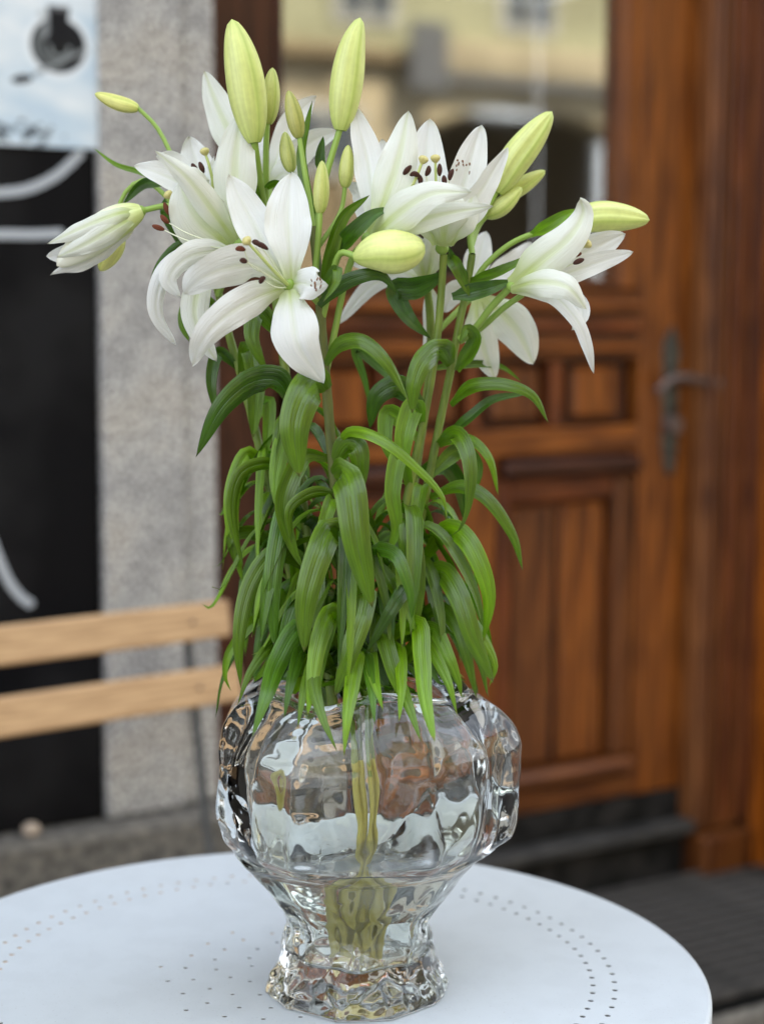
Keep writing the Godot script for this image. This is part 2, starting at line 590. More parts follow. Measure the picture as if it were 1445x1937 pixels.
	m.albedo_texture = ramp_tex(0.012, [lin(0.68, 0.64, 0.60), lin(0.92, 0.91, 0.90), lin(1, 1, 1)], [0.25, 0.5, 0.75], 5, 44, 512)
	tri(m, Vector3(1.2, 22, 22))
	m = mat("steel_dark", lin(0.045, 0.048, 0.05), 0.5)
	m = mat("chalkboard", Color.WHITE, 0.6)
	m.metallic_specular = 0.22
	m.albedo_texture = ramp_tex(0.006, [lin(0.004, 0.004, 0.005), lin(0.012, 0.012, 0.013)], [0.3, 0.7], 4, 45, 256)
	tri(m, Vector3(1.5, 1.5, 1.5))
	m = mat("chalk", lin(0.40, 0.43, 0.47), 0.9)
	m = mat("bronze", Color.WHITE, 0.55)
	m.albedo_texture = ramp_tex(0.02, [lin(0.035, 0.033, 0.028), lin(0.08, 0.077, 0.064), lin(0.11, 0.11, 0.094)], [0.3, 0.55, 0.8], 5, 46, 256)
	m.metallic = 0.45
	tri(m, Vector3(6, 6, 6))
	m = mat("worn_metal", lin(0.15, 0.11, 0.10), 0.45)
	m.metallic = 0.6
	m = mat("rubber", Color.WHITE, 0.8)
	m.albedo_texture = ramp_tex(0.03, [lin(0.018, 0.016, 0.014), lin(0.034, 0.030, 0.027), lin(0.055, 0.048, 0.042)], [0.3, 0.55, 0.8], 5, 47, 256)
	tri(m, Vector3(2, 2, 2))
	m = mat("mat_base", lin(0.004, 0.004, 0.004), 0.95)
	m.metallic_specular = 0.2
	# window: a mirror-like old pane
	m = mat("window_glass", Color(0.92, 0.93, 0.92, 0.34), 0.03)
	m.transparency = BaseMaterial3D.TRANSPARENCY_ALPHA
	m.metallic = 1.0
	var one := Image.create(4, 4, false, Image.FORMAT_RGB8)
	one.fill(Color.WHITE)
	m.albedo_texture = ImageTexture.create_from_image(one)
	m = mat("plain_dark", lin(0.05, 0.035, 0.025), 0.8)
	m = mat("inner_wall", lin(0.16, 0.12, 0.08), 0.9)
	m = mat("terracotta", lin(0.45, 0.13, 0.05), 0.8)
	m = mat("cream", lin(0.7, 0.66, 0.6), 0.7)
	# houses
	for k in [["render_yellow", 0.40, 0.385, 0.24], ["render_beige", 0.47, 0.39, 0.255], ["render_tan", 0.28, 0.21, 0.12], ["render_grey", 0.42, 0.40, 0.37], ["frame_white", 0.7, 0.68, 0.62]]:
		m = mat(k[0], lin(k[1], k[2], k[3]), 0.9)
		m.albedo_texture = ramp_tex(0.01, [lin(0.8, 0.79, 0.78), lin(1, 1, 1)], [0.25, 0.7], 5, 48, 256)
		tri(m, Vector3(0.4, 0.4, 0.4))
	m = mat("passage_wall", lin(0.085, 0.065, 0.045), 0.9)
	m = mat("dark_opening", lin(0.13, 0.13, 0.135), 0.7)
	m = mat("house_pane", lin(0.05, 0.06, 0.07), 0.08)

# ------------------------------------------------------------------ setting

func setting():
	var g := MeshInstance3D.new()
	g.name = "street"
	g.mesh = box_mesh(Vector3(-80, -0.6, -80), Vector3(80, -0.12, 80), 0.001)
	g.material_override = M.asphalt
	g.position = WALL_AT
	g.rotation.y = WALL_TURN
	add_child(g)
	tag(g, "grey asphalt street between the cafe and the yellow house", "street", "", "structure")
	var p := wall_thing("pavement")
	tag(p, "pale stone slab pavement under the table and in front of the door", "pavement", "", "structure")
	bx("bedding", M.paving, p, -14, 14, -0.5, -0.012, -0.02, 3.4, 0.01)
	var slabs := []
	for k in 4:
		slabs.append(box_mesh(Vector3(0.004, -0.02, 0.004), Vector3(0.746, 0.0 + 0.0012 * k, 0.496), 0.006))
	for i in 8:
		for j in 6:
			var x := -3.4 + i * 0.75 + (0.375 if j % 2 else 0.0)
			part("slab", slabs[(i * 3 + j) % 4], M.paving, p, Vector3(x, 0, 0.34 + j * 0.5))
	bx("kerb", M.granite_dark, p, -14, 14, -0.5, 0.005, 3.405, 3.6, 0.012)

func facade():
	var b := wall_thing("cafe_building")
	tag(b, "grey cafe building with a stone pier beside its wooden door", "building")
	bx("wall", M.render_grey, b, -9, 12, 2.9, 8.6, -0.5, 0.13, 0.01)
	bx("wall", M.render_grey, b, -9, -3.2, 0, 2.897, -0.5, 0.13, 0.01)
	bx("wall", M.render_grey, b, 1.2, 12, 0, 2.897, -0.5, 0.13, 0.01)
	bx("wall", M.oak_dark, b, 0.215, 1.197, 0, 2.897, -0.5, 0.02, 0.01)
	bx("wall", M.plain_dark, b, -3.197, -1.22, 0.0, 2.897, -0.5, 0.06, 0.01)
	bx("roof", M.granite_dark, b, -9.2, 12.2, 8.603, 8.8, -8, 0.3, 0.02)
	# the room behind the glass
	bx("back_wall", M.inner_wall, b, -3.2, 3.0, 0, 2.897, -4.6, -4.5, 0.002)
	bx("side_wall", M.inner_wall, b, -3.3, -3.203, 0, 2.897, -4.5, -0.503, 0.002)
	bx("side_wall", M.inner_wall, b, 3.003, 3.1, 0, 2.897, -4.5, -0.503, 0.002)
	bx("room_floor", M.plain_dark, b, -3.2, 3.0, 0.1, 0.25, -4.5, -0.12, 0.002)
	bx("room_ceiling", M.inner_wall, b, -3.2, 3.0, 2.9, 3.0, -4.5, -0.503, 0.002)
	# stone pier left of the door
	var pier := wall_thing("stone_pier")
	tag(pier, "speckled grey granite pier between the chalkboard and the wooden door", "pier")
	bx("shaft", M.granite, pier, -1.385, -1.232, 0.476, 2.897, -0.2, 0.152, 0.004)
	bx("rebate", M.granite, pier, -1.2315, -1.163, 0.476, 2.897, -0.2, 0.138, 0.006)
	var pl := wall_thing("stone_plinth")
	tag(pl, "low dark weathered stone plinth under the granite pier and chalkboard", "plinth")
	bx("block", M.granite_dark, pl, -1.98, -1.148, 0.0, 0.472, -0.2, 0.205, 0.012)
	bx("block", M.granite_dark, pl, -3.2, -1.985, 0.0, 0.47, -0.2, 0.20, 0.012)
	var pe := SphereMesh.new()
	pe.radius = 0.016
	pe.height = 0.024
	pe.radial_segments = 10
	pe.rings = 6
	var w := on_wall(66, 1556, 0.17)
	var stone := wall_thing("pebble", Vector3(w.x, 0.472 + 0.011, 0.165))
	part("stone", pe, M.pebble, stone)
	tag(stone, "small tan pebble lying on the plinth below the chalkboard", "pebble")
	# chalkboard with the poster
	var cb := wall_thing("chalkboard")
	bx("board", M.chalkboard, cb, -2.5, -1.388, 0.476, 2.6, 0.07, 0.14, 0.002)
	tag(cb, "black chalkboard with thick pale chalk strokes left of the pier", "chalkboard")
	for s in [[[-60, 372], [0, 370], [50, 362], [100, 338], [130, 312], [152, 289]], [[-60, 452], [0, 449], [60, 449], [118, 446]], [[-25, 1000], [0, 1066], [20, 1108], [45, 1138], [66, 1151]]]:
		var c := []
		for q in s: c.append(on_wall(q[0], q[1], 0.1415))
		part("chalk_stroke", stroke(c, 0.0155), M.chalk, cb)
	var po := wall_thing("poster")
	var a := on_wall(181, 287, 0.144)
	var pm := PlaneMesh.new()
	pm.orientation = PlaneMesh.FACE_Z
	pm.size = Vector2(0.6, 0.8)
	part("sheet", pm, poster_material(), po, Vector3(a.x - 0.3, a.y + 0.4, 0.1455))
	bx("backing", M.frame_white, po, a.x - 0.6, a.x, a.y, a.y + 0.8, 0.1405, 0.1445, 0.0005)
	tag(po, "pale blue poster with a black cup emblem above the chalk strokes", "poster")
	# doorway step, threshold
	var st := wall_thing("door_step")
	tag(st, "dark stone step with a grey tread under the wooden door", "step")
	bx("riser", M.black_stone, st, -1.14, 0.07, 0.0, 0.196, -0.4, 0.015, 0.003)
	bx("tread", M.grey_step, st, -1.14, 0.068, 0.198, 0.226, -0.4, 0.045, 0.006)
	bx("threshold", M.black_stone, st, -1.14, 0.058, 0.228, 0.292, -0.4, -0.003, 0.003)
	bx("base", M.granite_dark, st, -1.14, 1.0, 0.002, 0.085, 0.02, 0.66, 0.01)
	var fm := wall_thing("entrance_mat")
	tag(fm, "dark ribbed rubber mat on the ground before the door", "mat")
	bx("backing", M.mat_base, fm, -1.05, 0.95, 0.088, 0.096, 0.05, 0.645, 0.001)
	var rib := box_mesh(Vector3(-1.05, 0.097, 0), Vector3(0.95, 0.118, 0.022), 0.005)
	for k in 15:
		part("rib", rib, M.rubber, fm, Vector3(0, 0, 0.056 + k * 0.0392))

func stroke(c: Array, w: float) -> ArrayMesh:
	var n := 40
	var mid := curve(c, n)
	var pts := PackedVector3Array()
	for j in n + 1:
		var T := (mid[mini(j + 1, n)] - mid[maxi(j - 1, 0)]).normalized()
		var B := Vector3(-T.y, T.x, 0).normalized()
		var e := 1.0
		var rest := minf(j, n - j) / float(n)
		if rest < 0.03: e = sqrt(maxf(0.02, 1.0 - pow(1.0 - rest / 0.03, 2.0)))
		for i in 5:
			var x := i / 2.0 - 1.0
			pts.append(mid[j] + B * x * w * 0.5 * e * (1.0 + 0.06 * sin(j * 1.7)) + Vector3(0, 0, 0.0006 * (1.0 - x * x)))
	return grid_mesh(pts, 5, n + 1)

func poster_material() -> StandardMaterial3D:
	var w := 600
	var h := 800
	var im := Image.create(w, h, false, Image.FORMAT_RGB8)
	var n := noise(0.006, 5, 61)
	var f := noise(0.03, 4, 62)
	# pixel (x, y) of the photographed part of the print, 1.13 per millimetre, from the lower right corner
	for y in h:
		for x in w:
			var qx := 181.0 + (x - w) * 1.077
			var qy := 287.0 + (y - h) * 1.21
			var s := n.get_noise_2d(x * 0.5 + y * 0.9, y * 1.6 - x * 0.7)
			var c := Vector3(0.50, 0.61, 0.71).lerp(Vector3(0.72, 0.77, 0.81), clampf(0.45 + 1.1 * s, 0, 1))
			var ink := 0.0
			var p := Vector2(qx - 107, qy - 88)
			var r := p.length()
			var white := smoothstep(66.0, 58.0, Vector2(p.x, p.y * 0.93).length())
			c = c.lerp(Vector3(0.78, 0.81, 0.84), white * 0.7)
			var disc := smoothstep(53.0, 50.0, Vector2(p.x, p.y * 0.97).length())
			c = c.lerp(Vector3(0.02, 0.02, 0.022), disc)
			var ring := smoothstep(11.0, 6.0, absf(r - 37.0)) * smoothstep(-0.2, 0.5, -p.x / maxf(r, 1.0) + 0.35 * p.y / maxf(r, 1.0))
			c = c.lerp(Vector3(0.13, 0.14, 0.145), ring * 0.9)
			var inner := smoothstep(23.0, 19.0, (p + Vector2(0, 2)).length())
			c = c.lerp(Vector3(0.02, 0.02, 0.02), inner)
			var glassy := smoothstep(5.0, 2.0, absf((p - Vector2(2, 4)).length() - 18.0)) * (1.0 if p.y > 0.0 else 0.0)
			c = c.lerp(Vector3(0.22, 0.24, 0.25), glassy)
			# steam and highlights left of the beaker
			c = c.lerp(Vector3(0.42, 0.45, 0.47), smoothstep(13.0, 4.0, (p - Vector2(-29, -58)).length()) * 0.8)
			c = c.lerp(Vector3(0.30, 0.32, 0.34), smoothstep(7.0, 2.0, absf(p.x + 26.0 + p.y * 0.1)) * smoothstep(-62.0, -50.0, p.y) * smoothstep(-6.0, -20.0, p.y) * 0.8)
			# dark tapering beaker
			var half := lerpf(21.0, 12.0, clampf((p.y + 72.0) / 66.0, 0, 1))
			if p.y > -76.0 and p.y < -6.0:
				c = c.lerp(Vector3(0.018, 0.018, 0.02), smoothstep(half + 1.5, half - 1.5, absf(p.x - 1.0)))
				if p.y < -67.0: c = c.lerp(Vector3(0.12, 0.12, 0.13), smoothstep(half, half - 3.0, absf(p.x - 1.0)))
			# spoon: handle sweeping over the saucer, bowl at its end
			var along := clampf((p - Vector2(-42, 57)).dot(Vector2(92, -52)) / Vector2(92, -52).length_squared(), 0, 1)
			var off := ((p - Vector2(-42, 57)) - Vector2(92, -52) * along).length()
			c = c.lerp(Vector3(0.26, 0.28, 0.29), smoothstep(7.0, 3.5, off + 2.0 * sin(along * 3.0)) * 0.9)
			var bowl := Vector2((p.x + 68.0) / 20.0, (p.y - 70.0 + 0.18 * (p.x + 68.0)) / 8.5).length()
			c = c.lerp(Vector3(0.03, 0.03, 0.035), smoothstep(1.08, 0.9, bowl))
			# smudged dark lettering along the lower edge
			if qy > 225.0 and qx < 118.0:
				var l := f.get_noise_2d(qx * 1.0, qy * 1.5) + 0.35 - absf(qy - 262.0) / 60.0
				l -= smoothstep(80.0, 118.0, qx) * 0.5
				c = c.lerp(Vector3(0.05, 0.055, 0.06), smoothstep(0.05, 0.35, l) * 0.85)
			im.set_pixel(x, y, lin(c.x, c.y, c.z))
	var m := mat("poster_print", Color.WHITE, 0.85)
	m.metallic_specular = 0.15
	m.albedo_texture = ImageTexture.create_from_image(im)
	return m

func door():
	# frame fixed in the opening
	var fr := wall_thing("door_frame")
	tag(fr, "dark brown wooden door frame with a fluted right post on a block", "door frame")
	bx("jamb", M.oak_dark, fr, -1.16, -1.045, 0.23, 2.6, -0.1, 0.03, 0.004)
	bx("head", M.oak_dark_across, fr, -1.16, 0.2, 2.603, 2.897, -0.1, 0.06, 0.004)
	var post := bx("post", M.oak_grey, fr, 0.062, 0.2, 0.2, 2.6, -0.1, 0.045, 0.006)
	bx("moulding", M.oak_brown, post, 0.064, 0.084, 0.215, 2.6, 0.046, 0.064, 0.006)
	for k in 3:
		bx("flute", [M.oak_brown, M.oak_red, M.oak_red][k], post, 0.094 + k * 0.027, 0.112 + k * 0.027, 0.215, 2.6, 0.046, 0.056, 0.005)
	bx("moulding", M.oak_red, post, 0.178, 0.198, 0.215, 2.6, 0.046, 0.066, 0.006)
	bx("base_block", M.oak_brown, fr, 0.058, 0.204, 0.09, 0.197, -0.08, 0.085, 0.008)
	# panelled reveal on the right of the doorway
	var ol := wall_thing("door_reveal")
	tag(ol, "orange brown panelled wooden reveal at the right of the door", "reveal")
	bx("board", M.oak_orange, ol, 0.21, 0.25, 0.1, 2.6, 0.048, 0.20, 0.004)
	bx("stile", M.oak_red, ol, 0.203, 0.209, 0.1, 2.6, 0.05, 0.066, 0.002)
	bx("moulding", M.oak_orange, ol, 0.202, 0.209, 0.1, 2.6, 0.068, 0.082, 0.003)
	bx("stile", M.oak_orange, ol, 0.201, 0.209, 0.1, 2.6, 0.150, 0.198, 0.003)
	# the door itself
	var d := wall_thing("door")
	tag(d, "old varnished wooden door with raised panels, glass and bronze handle", "door")
	var z := -0.06
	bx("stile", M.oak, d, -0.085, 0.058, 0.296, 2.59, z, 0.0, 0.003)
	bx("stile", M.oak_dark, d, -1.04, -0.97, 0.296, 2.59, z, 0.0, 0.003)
	bx("rail", M.oak_brown_across, d, -0.969, -0.086, 0.296, 0.345, z, -0.001, 0.003)
	bx("rail", M.oak_across, d, -0.969, -0.086, 1.056, 1.112, z, -0.001, 0.003)
	bx("rail", M.oak_brown_across, d, -0.969, -0.086, 1.252, 1.395, z, -0.001, 0.003)
	bx("rail", M.oak_across, d, -0.969, -0.086, 2.5, 2.59, z, -0.001, 0.003)
	bx("stile", M.oak, d, -0.545, -0.455, 0.346, 1.055, z, -0.002, 0.003)
	# weather bars on the upper rail
	for k in 3:
		bx("moulding", [M.oak_across, M.oak_red_across, M.oak_across][k], d, -0.92, -0.095, 1.268 + k * 0.042, 1.290 + k * 0.042, 0.0, 0.012 + 0.004 * k, 0.005)
	# glass with its beads
	bx("glazing_bead", M.oak, d, -0.146, -0.088, 1.397, 2.498, z, 0.006, 0.006)
	bx("glazing_bead", M.oak_dark, d, -0.969, -0.952, 1.397, 2.498, z, 0.004, 0.006)
	bx("glazing_bead", M.oak_brown_across, d, -0.951, -0.147, 1.397, 1.42, z, 0.006, 0.005)
	bx("glass_pane", M.window_glass, d, -0.955, -0.14, 1.41, 2.5, -0.034, -0.03, 0.0002)
	# small square panels
	for k in 4:
		var x0 := -0.905 + k * 0.208
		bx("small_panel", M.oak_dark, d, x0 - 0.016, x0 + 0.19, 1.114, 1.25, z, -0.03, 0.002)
		bx("raised_field", [M.oak, M.oak_brown, M.oak_brown, M.oak][k], d, x0 + 0.022, x0 + 0.145, 1.128, 1.238, -0.029, -0.008, 0.014)
		if k < 3:
			bx("muntin", M.oak_red, d, x0 + 0.167, x0 + 0.198, 1.114, 1.25, -0.029, -0.001, 0.003)
	# two tall panels below
	for k in 2:
		var x0 := -0.918 + k * 0.464
		var x1: float = x0 + 0.368
		bx("panel", M.oak_red, d, x0, x1, 0.347, 1.054, z, -0.034, 0.002)
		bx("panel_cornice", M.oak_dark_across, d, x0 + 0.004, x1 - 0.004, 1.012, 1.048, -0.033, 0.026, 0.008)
		bx("panel_sill", M.oak_brown_across, d, x0 + 0.006, x1 - 0.004, 0.35, 0.388, -0.033, 0.024, 0.012)
		bx("panel_frame", M.oak_red, d, x0 + 0.006, x0 + 0.034, 0.39, 1.01, -0.033, 0.0, 0.006)
		bx("panel_frame", M.oak_brown, d, x1 - 0.06, x1 - 0.006, 0.39, 1.01, -0.033, 0.002, 0.008)
		bx("panel_frame", M.oak_red_across, d, x0 + 0.036, x1 - 0.062, 0.955, 1.01, -0.033, -0.006, 0.006)
		for q in 2:
			var a := x0 + 0.040 + q * 0.135
			bx("panel_board", [M.oak_brown, M.oak][q], d, a, a + 0.118, 0.395, 0.95, -0.033, -0.014, 0.008)
		bx("mullion", M.oak_dark, d, x0 + 0.160, x0 + 0.173, 0.395, 0.95, -0.033, -0.024, 0.003)
	# handle
	var plate := CSGless_plate()
	var bp := part("handle_plate", plate, M.bronze, d)
	var lv := part("lever", tube([Vector3(0.085, 1.196, 0.045), Vector3(0.04, 1.204, 0.052), Vector3(0.0, 1.212, 0.056), Vector3(-0.035, 1.212, 0.058), Vector3(-0.06, 1.203, 0.058), Vector3(-0.076, 1.188, 0.056)], 0.010, 0.0085, Vector3.ZERO, 18, 10), M.worn_metal, d)
	var k1 := SphereMesh.new()
	k1.radius = 0.016
	k1.height = 0.032
	part("knob", k1, M.worn_metal, d, Vector3(0.09, 1.196, 0.045))
	var k2 := SphereMesh.new()
	k2.radius = 0.011
	k2.height = 0.02
	part("lever_tip", k2, M.worn_metal, d, Vector3(-0.076, 1.188, 0.056))
	part("spindle", tube([Vector3(0, 1.205, 0.004), Vector3(0, 1.205, 0.03), Vector3(0, 1.208, 0.052)], 0.014, 0.011, Vector3.ZERO, 6, 12), M.bronze, d)
	var esc := CylinderMesh.new()
	esc.top_radius = 0.018
	esc.bottom_radius = 0.023
	esc.height = 0.018
	var e := part("lock_cylinder", esc, M.worn_metal, d, Vector3(-0.001, 1.108, 0.017))
	e.rotation.x = PI / 2
	# things seen dimly inside the room
	var pot := wall_thing("plant_pot", Vector3(-1.0, 0.0, -1.2))
	part("stand", lathe([Vector2(0, 0.25), Vector2(0.2, 0.25), Vector2(0.2, 0.27), Vector2(0.03, 0.29), Vector2(0.03, 1.42), Vector2(0.24, 1.43), Vector2(0.24, 1.46), Vector2(0, 1.46)], 24), M.plain_dark, pot)
	part("pot", lathe([Vector2(0, 1.462), Vector2(0.11, 1.462), Vector2(0.15, 1.75), Vector2(0.165, 1.75), Vector2(0.165, 1.78), Vector2(0.14, 1.78), Vector2(0.12, 1.5), Vector2(0, 1.5)], 24), M.terracotta, pot)
	tag(pot, "terracotta pot on a stand just inside the door glass", "plant pot")

func CSGless_plate() -> ArrayMesh:
	# long back plate with pointed, waisted ends
	var out := [Vector2(0, 0.998), Vector2(0.010, 1.010), Vector2(0.013, 1.03), Vector2(0.016, 1.045), Vector2(0.0195, 1.06), Vector2(0.0195, 1.25), Vector2(0.022, 1.262), Vector2(0.019, 1.285), Vector2(0.012, 1.30), Vector2(0, 1.322)]
	var pts := PackedVector3Array()
	for p in out:
		for q in [[-1.0, 0.0], [-1.0, 0.004], [-0.8, 0.0075], [0.0, 0.009], [0.8, 0.0075], [1.0, 0.004], [1.0, 0.0]]:
			pts.append(Vector3(p.x * q[0] * 1.15, p.y, q[1]))
	return grid_mesh(pts, 7, out.size())

func bench():
	var turn := deg_to_rad(38)
	var at := Vector3(-0.2517, 0, -2.93)
	var b := thing("wooden_bench", at, turn)
	tag(b, "slatted wooden bench with two honey coloured back slats before the pier", "bench")
	for k in [[0.8165, 0.8775, -0.012], [0.712, 0.771, 0.008]]:
		var s := part("back_slat", box_mesh(Vector3(-1.35, -0.0305, -0.011), Vector3(0.005 - 0.012 * float(k[2] > 0) + 0.02 * float(k[2] > 0), 0.0305, 0.011), 0.004), M.bench_wood, b, Vector3(0, (k[0] + k[1]) / 2, k[2]))
		s.rotation.x = -0.18
		for x in [-0.07, -1.28]:
			var cap := SphereMesh.new()
			cap.radius = 0.005
			cap.height = 0.006
			cap.radial_segments = 12
			cap.rings = 6
			part("bolt", cap, M.worn_metal, s, Vector3(x, 0.0, 0.0112))
	for k in 4:
		part("seat_slat", box_mesh(Vector3(-1.35, -0.011, -0.028), Vector3(0.005, 0.011, 0.028), 0.004), M.bench_wood, b, Vector3(0, 0.435 - 0.004 * k, 0.07 + k * 0.068))
	for x in [-0.07, -1.28]:
		part("back_leg", tube([Vector3(x, 0.868, -0.026), Vector3(x, 0.70, 0.006), Vector3(x, 0.44, 0.06), Vector3(x, 0.0, 0.30)], 0.0075, 0.0075, Vector3.ZERO, 16, 8), M.steel_dark, b)
		part("front_leg", tube([Vector3(x, 0.435, 0.38), Vector3(x, 0.30, 0.28), Vector3(x, 0.0, -0.02)], 0.009, 0.009, Vector3.ZERO, 12, 8), M.steel_dark, b)
		part("seat_bar", tube([Vector3(x, 0.437, 0.05), Vector3(x, 0.425, 0.39)], 0.008, 0.008, Vector3.ZERO, 4, 8), M.steel_dark, b)

# ------------------------------------------------------------------ the house across the street (it shows in the door's glass)

func street():
	var z := 13.0
	var h := wall_thing("yellow_house")
	tag(h, "yellow rendered house across the street mirrored in the door glass", "house")
	bx("wall", M.render_yellow, h, -8, 6.75, 3.9, 11.5, z, z + 0.5, 0.02)
	bx("wall", M.render_yellow, h, 6.753, 24, 3.9, 11.5, z, z + 0.5, 0.02)
	bx("base_wall", M.render_tan, h, -8, 6.1, -0.12, 3.897, z, z + 0.45, 0.02)
	bx("base_wall", M.render_tan, h, 6.103, 7.45, -0.12, 2.6, z + 0.01, z + 0.45, 0.02)
	bx("base_wall", M.render_beige, h, 6.103, 8.0, 3.35, 3.897, z + 0.005, z + 0.45, 0.02)
	bx("pier", M.render_beige, h, 7.35, 7.75, -0.12, 3.347, z - 0.05, z + 0.45, 0.02)
	bx("base_wall", M.render_beige, h, 12.2, 24, -0.12, 3.897, z, z + 0.45, 0.02)
	bx("cornice", M.render_beige, h, 7.85, 24, 3.75, 4.1, z - 0.28, z - 0.003, 0.04)
	bx("cornice", M.render_tan, h, -8, 7.80, 3.80, 3.98, z - 0.18, z - 0.003, 0.04)
	# wide segmental arch over the passage
	var pts := PackedVector3Array()
	var n := 24
	for j in n + 1:
		var a := PI * (0.02 + 0.96 * j / n)
		for q in [[0.0, 0.0], [0.0, 0.45], [1.0, 0.45], [1.0, 0.0], [0.0, 0.0]]:
			var x := 9.3 + cos(a) * 2.3
			var y := 2.0 + sin(a) * 1.5
			pts.append(Vector3(x if q[0] == 0.0 else 9.3 + cos(a) * 2.6, y if q[0] == 0.0 else 3.74, z - 0.04 + q[1]))
	part("arch", grid_mesh(pts, 5, n + 1), M.render_beige, h)
	bx("passage", M.passage_wall, h, 7.76, 12.2, -0.12, 3.7, z + 2.4, z + 2.5, 0.01)
	bx("passage", M.passage_wall, h, 7.6, 7.74, -0.12, 3.34, z + 0.46, z + 2.4, 0.01)
	bx("downpipe_panel", M.dark_opening, h, 7.55, 8.02, 3.55, 4.25, z - 0.33, z - 0.282, 0.01)
	bx("roof", M.terracotta, h, -8.3, 24.3, 11.503, 12.2, z - 0.4, z + 6, 0.05)
	for wdw in [[6.9, 7.5, 4.3, 6.0], [8.95, 9.55, 4.35, 6.1], [11.4, 12.1, 4.35, 6.1], [4.3, 5.0, 4.35, 6.1], [1.6, 2.3, 4.35, 6.1], [6.3, 7.1, 2.75, 3.3]]:
		var f := bx("window", M.frame_white, h, wdw[0] - 0.08, wdw[1] + 0.08, wdw[2] - 0.08, wdw[3] + 0.08, z - 0.04, z + 0.002, 0.01)
		bx("pane", M.house_pane, f, wdw[0], (wdw[0] + wdw[1]) / 2 - 0.03, wdw[2], wdw[3], z - 0.06, z - 0.042, 0.004)
		bx("pane", M.house_pane, f, (wdw[0] + wdw[1]) / 2 + 0.03, wdw[1], wdw[2], wdw[3], z - 0.06, z - 0.042, 0.004)

# ------------------------------------------------------------------ table

func table():
	var at := Vector3(-0.0805, 0.74, -1.6278)
	var t := thing("bistro_table", Vector3(at.x, 0, at.z))
	tag(t, "round pale blue white metal bistro table with rings of small holes", "table")
	var rings := [[0.0449, 7, 0], [0.0600, 7, 1], [0.0746, 7, 2], [0.0849, 7, 0], [0.0945, 7, 1], [0.1042, 7, 2], [0.1110, 7, 0], [0.1180, 7, 1], [0.1283, 7, 2]]
	var st := SurfaceTool.new()
	st.begin(Mesh.PRIMITIVE_TRIANGLES)
	var arm := TAU / 21.0
	# arm k sits at image angle -121.5 deg (measured towards the viewer positive), pattern repeats every three arms
	var a0 := deg_to_rad(-121.5)
	var prev := 0.0
	for r in rings:
		var off: float = a0 + arm * [1.0, 2.0, 0.0][r[2]] - arm * 3.0
		annulus(st, prev, r[0] - 0.0031, 60)
		hole_band(st, r[0], 0.0031, r[1], off, 0.0025)
		prev = r[0] + 0.0031
	for r in [[0.2783, 92, 0.0], [0.2985, 92, 0.5]]:
		annulus(st, prev, r[0] - 0.006, 184)
		hole_band(st, r[0], 0.006, r[1], deg_to_rad(-104.0) + r[2] * TAU / 92, 0.0029)
		prev = r[0] + 0.006
	annulus(st, prev, 0.3815, 184)
	st.generate_normals()
	part("table_top", st.commit(), M.table_paint, t, Vector3(0, 0.74, 0))
	var rim := []
	for k in 9:
		var a := PI / 2 * k / 8.0
		rim.append(Vector2(0.3815 + 0.0045 * sin(a), -0.0045 + 0.0045 * cos(a)))
	rim.append_array([Vector2(0.386, -0.02), Vector2(0.385, -0.022), Vector2(0.382, -0.022), Vector2(0.3815, -0.006)])
	part("rim", lathe(rim, 128), M.table_paint, t, Vector3(0, 0.74, 0))
	for k in 3:
		var a := TAU * k / 3 + 0.4
		var d := Vector3(sin(a), 0, cos(a))
		part("leg", tube([d * 0.24 + Vector3(0, 0.732, 0), d * 0.12 + Vector3(0, 0.55, 0), d * 0.05 + Vector3(0, 0.36, 0), d * 0.12 + Vector3(0, 0.18, 0), d * 0.28 + Vector3(0, 0.0, 0)], 0.011, 0.011, Vector3.ZERO, 24, 10), M.table_paint, t)
	part("leg_ring", torus(0.055, 0.009), M.table_paint, t, Vector3(0, 0.36, 0))

func torus(R: float, r: float) -> ArrayMesh:
	var pr := []
	for k in 13:
		var a := TAU * k / 12.0
		pr.append(Vector2(R + r * cos(a), r * sin(a)))
	return lathe(pr, 36)

func disc_point(r: float, a: float, y: float) -> Vector3:
	return Vector3(r * cos(a), y, r * sin(a))

func quad(st: SurfaceTool, a: Vector3, b: Vector3, c: Vector3, d: Vector3):
	for p in [a, b, c, a, c, d]: st.add_vertex(p)

func annulus(st: SurfaceTool, r0: float, r1: float, n: int):
	for y in [0.0, -0.0009]:
		for k in n:
			var a := TAU * k / n
			var b := TAU * (k + 1) / n
			var q := [disc_point(r0, a, y), disc_point(r1, a, y), disc_point(r1, b, y), disc_point(r0, b, y)]
			st.set_smooth_group(1 if y == 0.0 else 2)
			if y == 0.0: quad(st, q[0], q[1], q[2], q[3])
			else: quad(st, q[3], q[2], q[1], q[0])

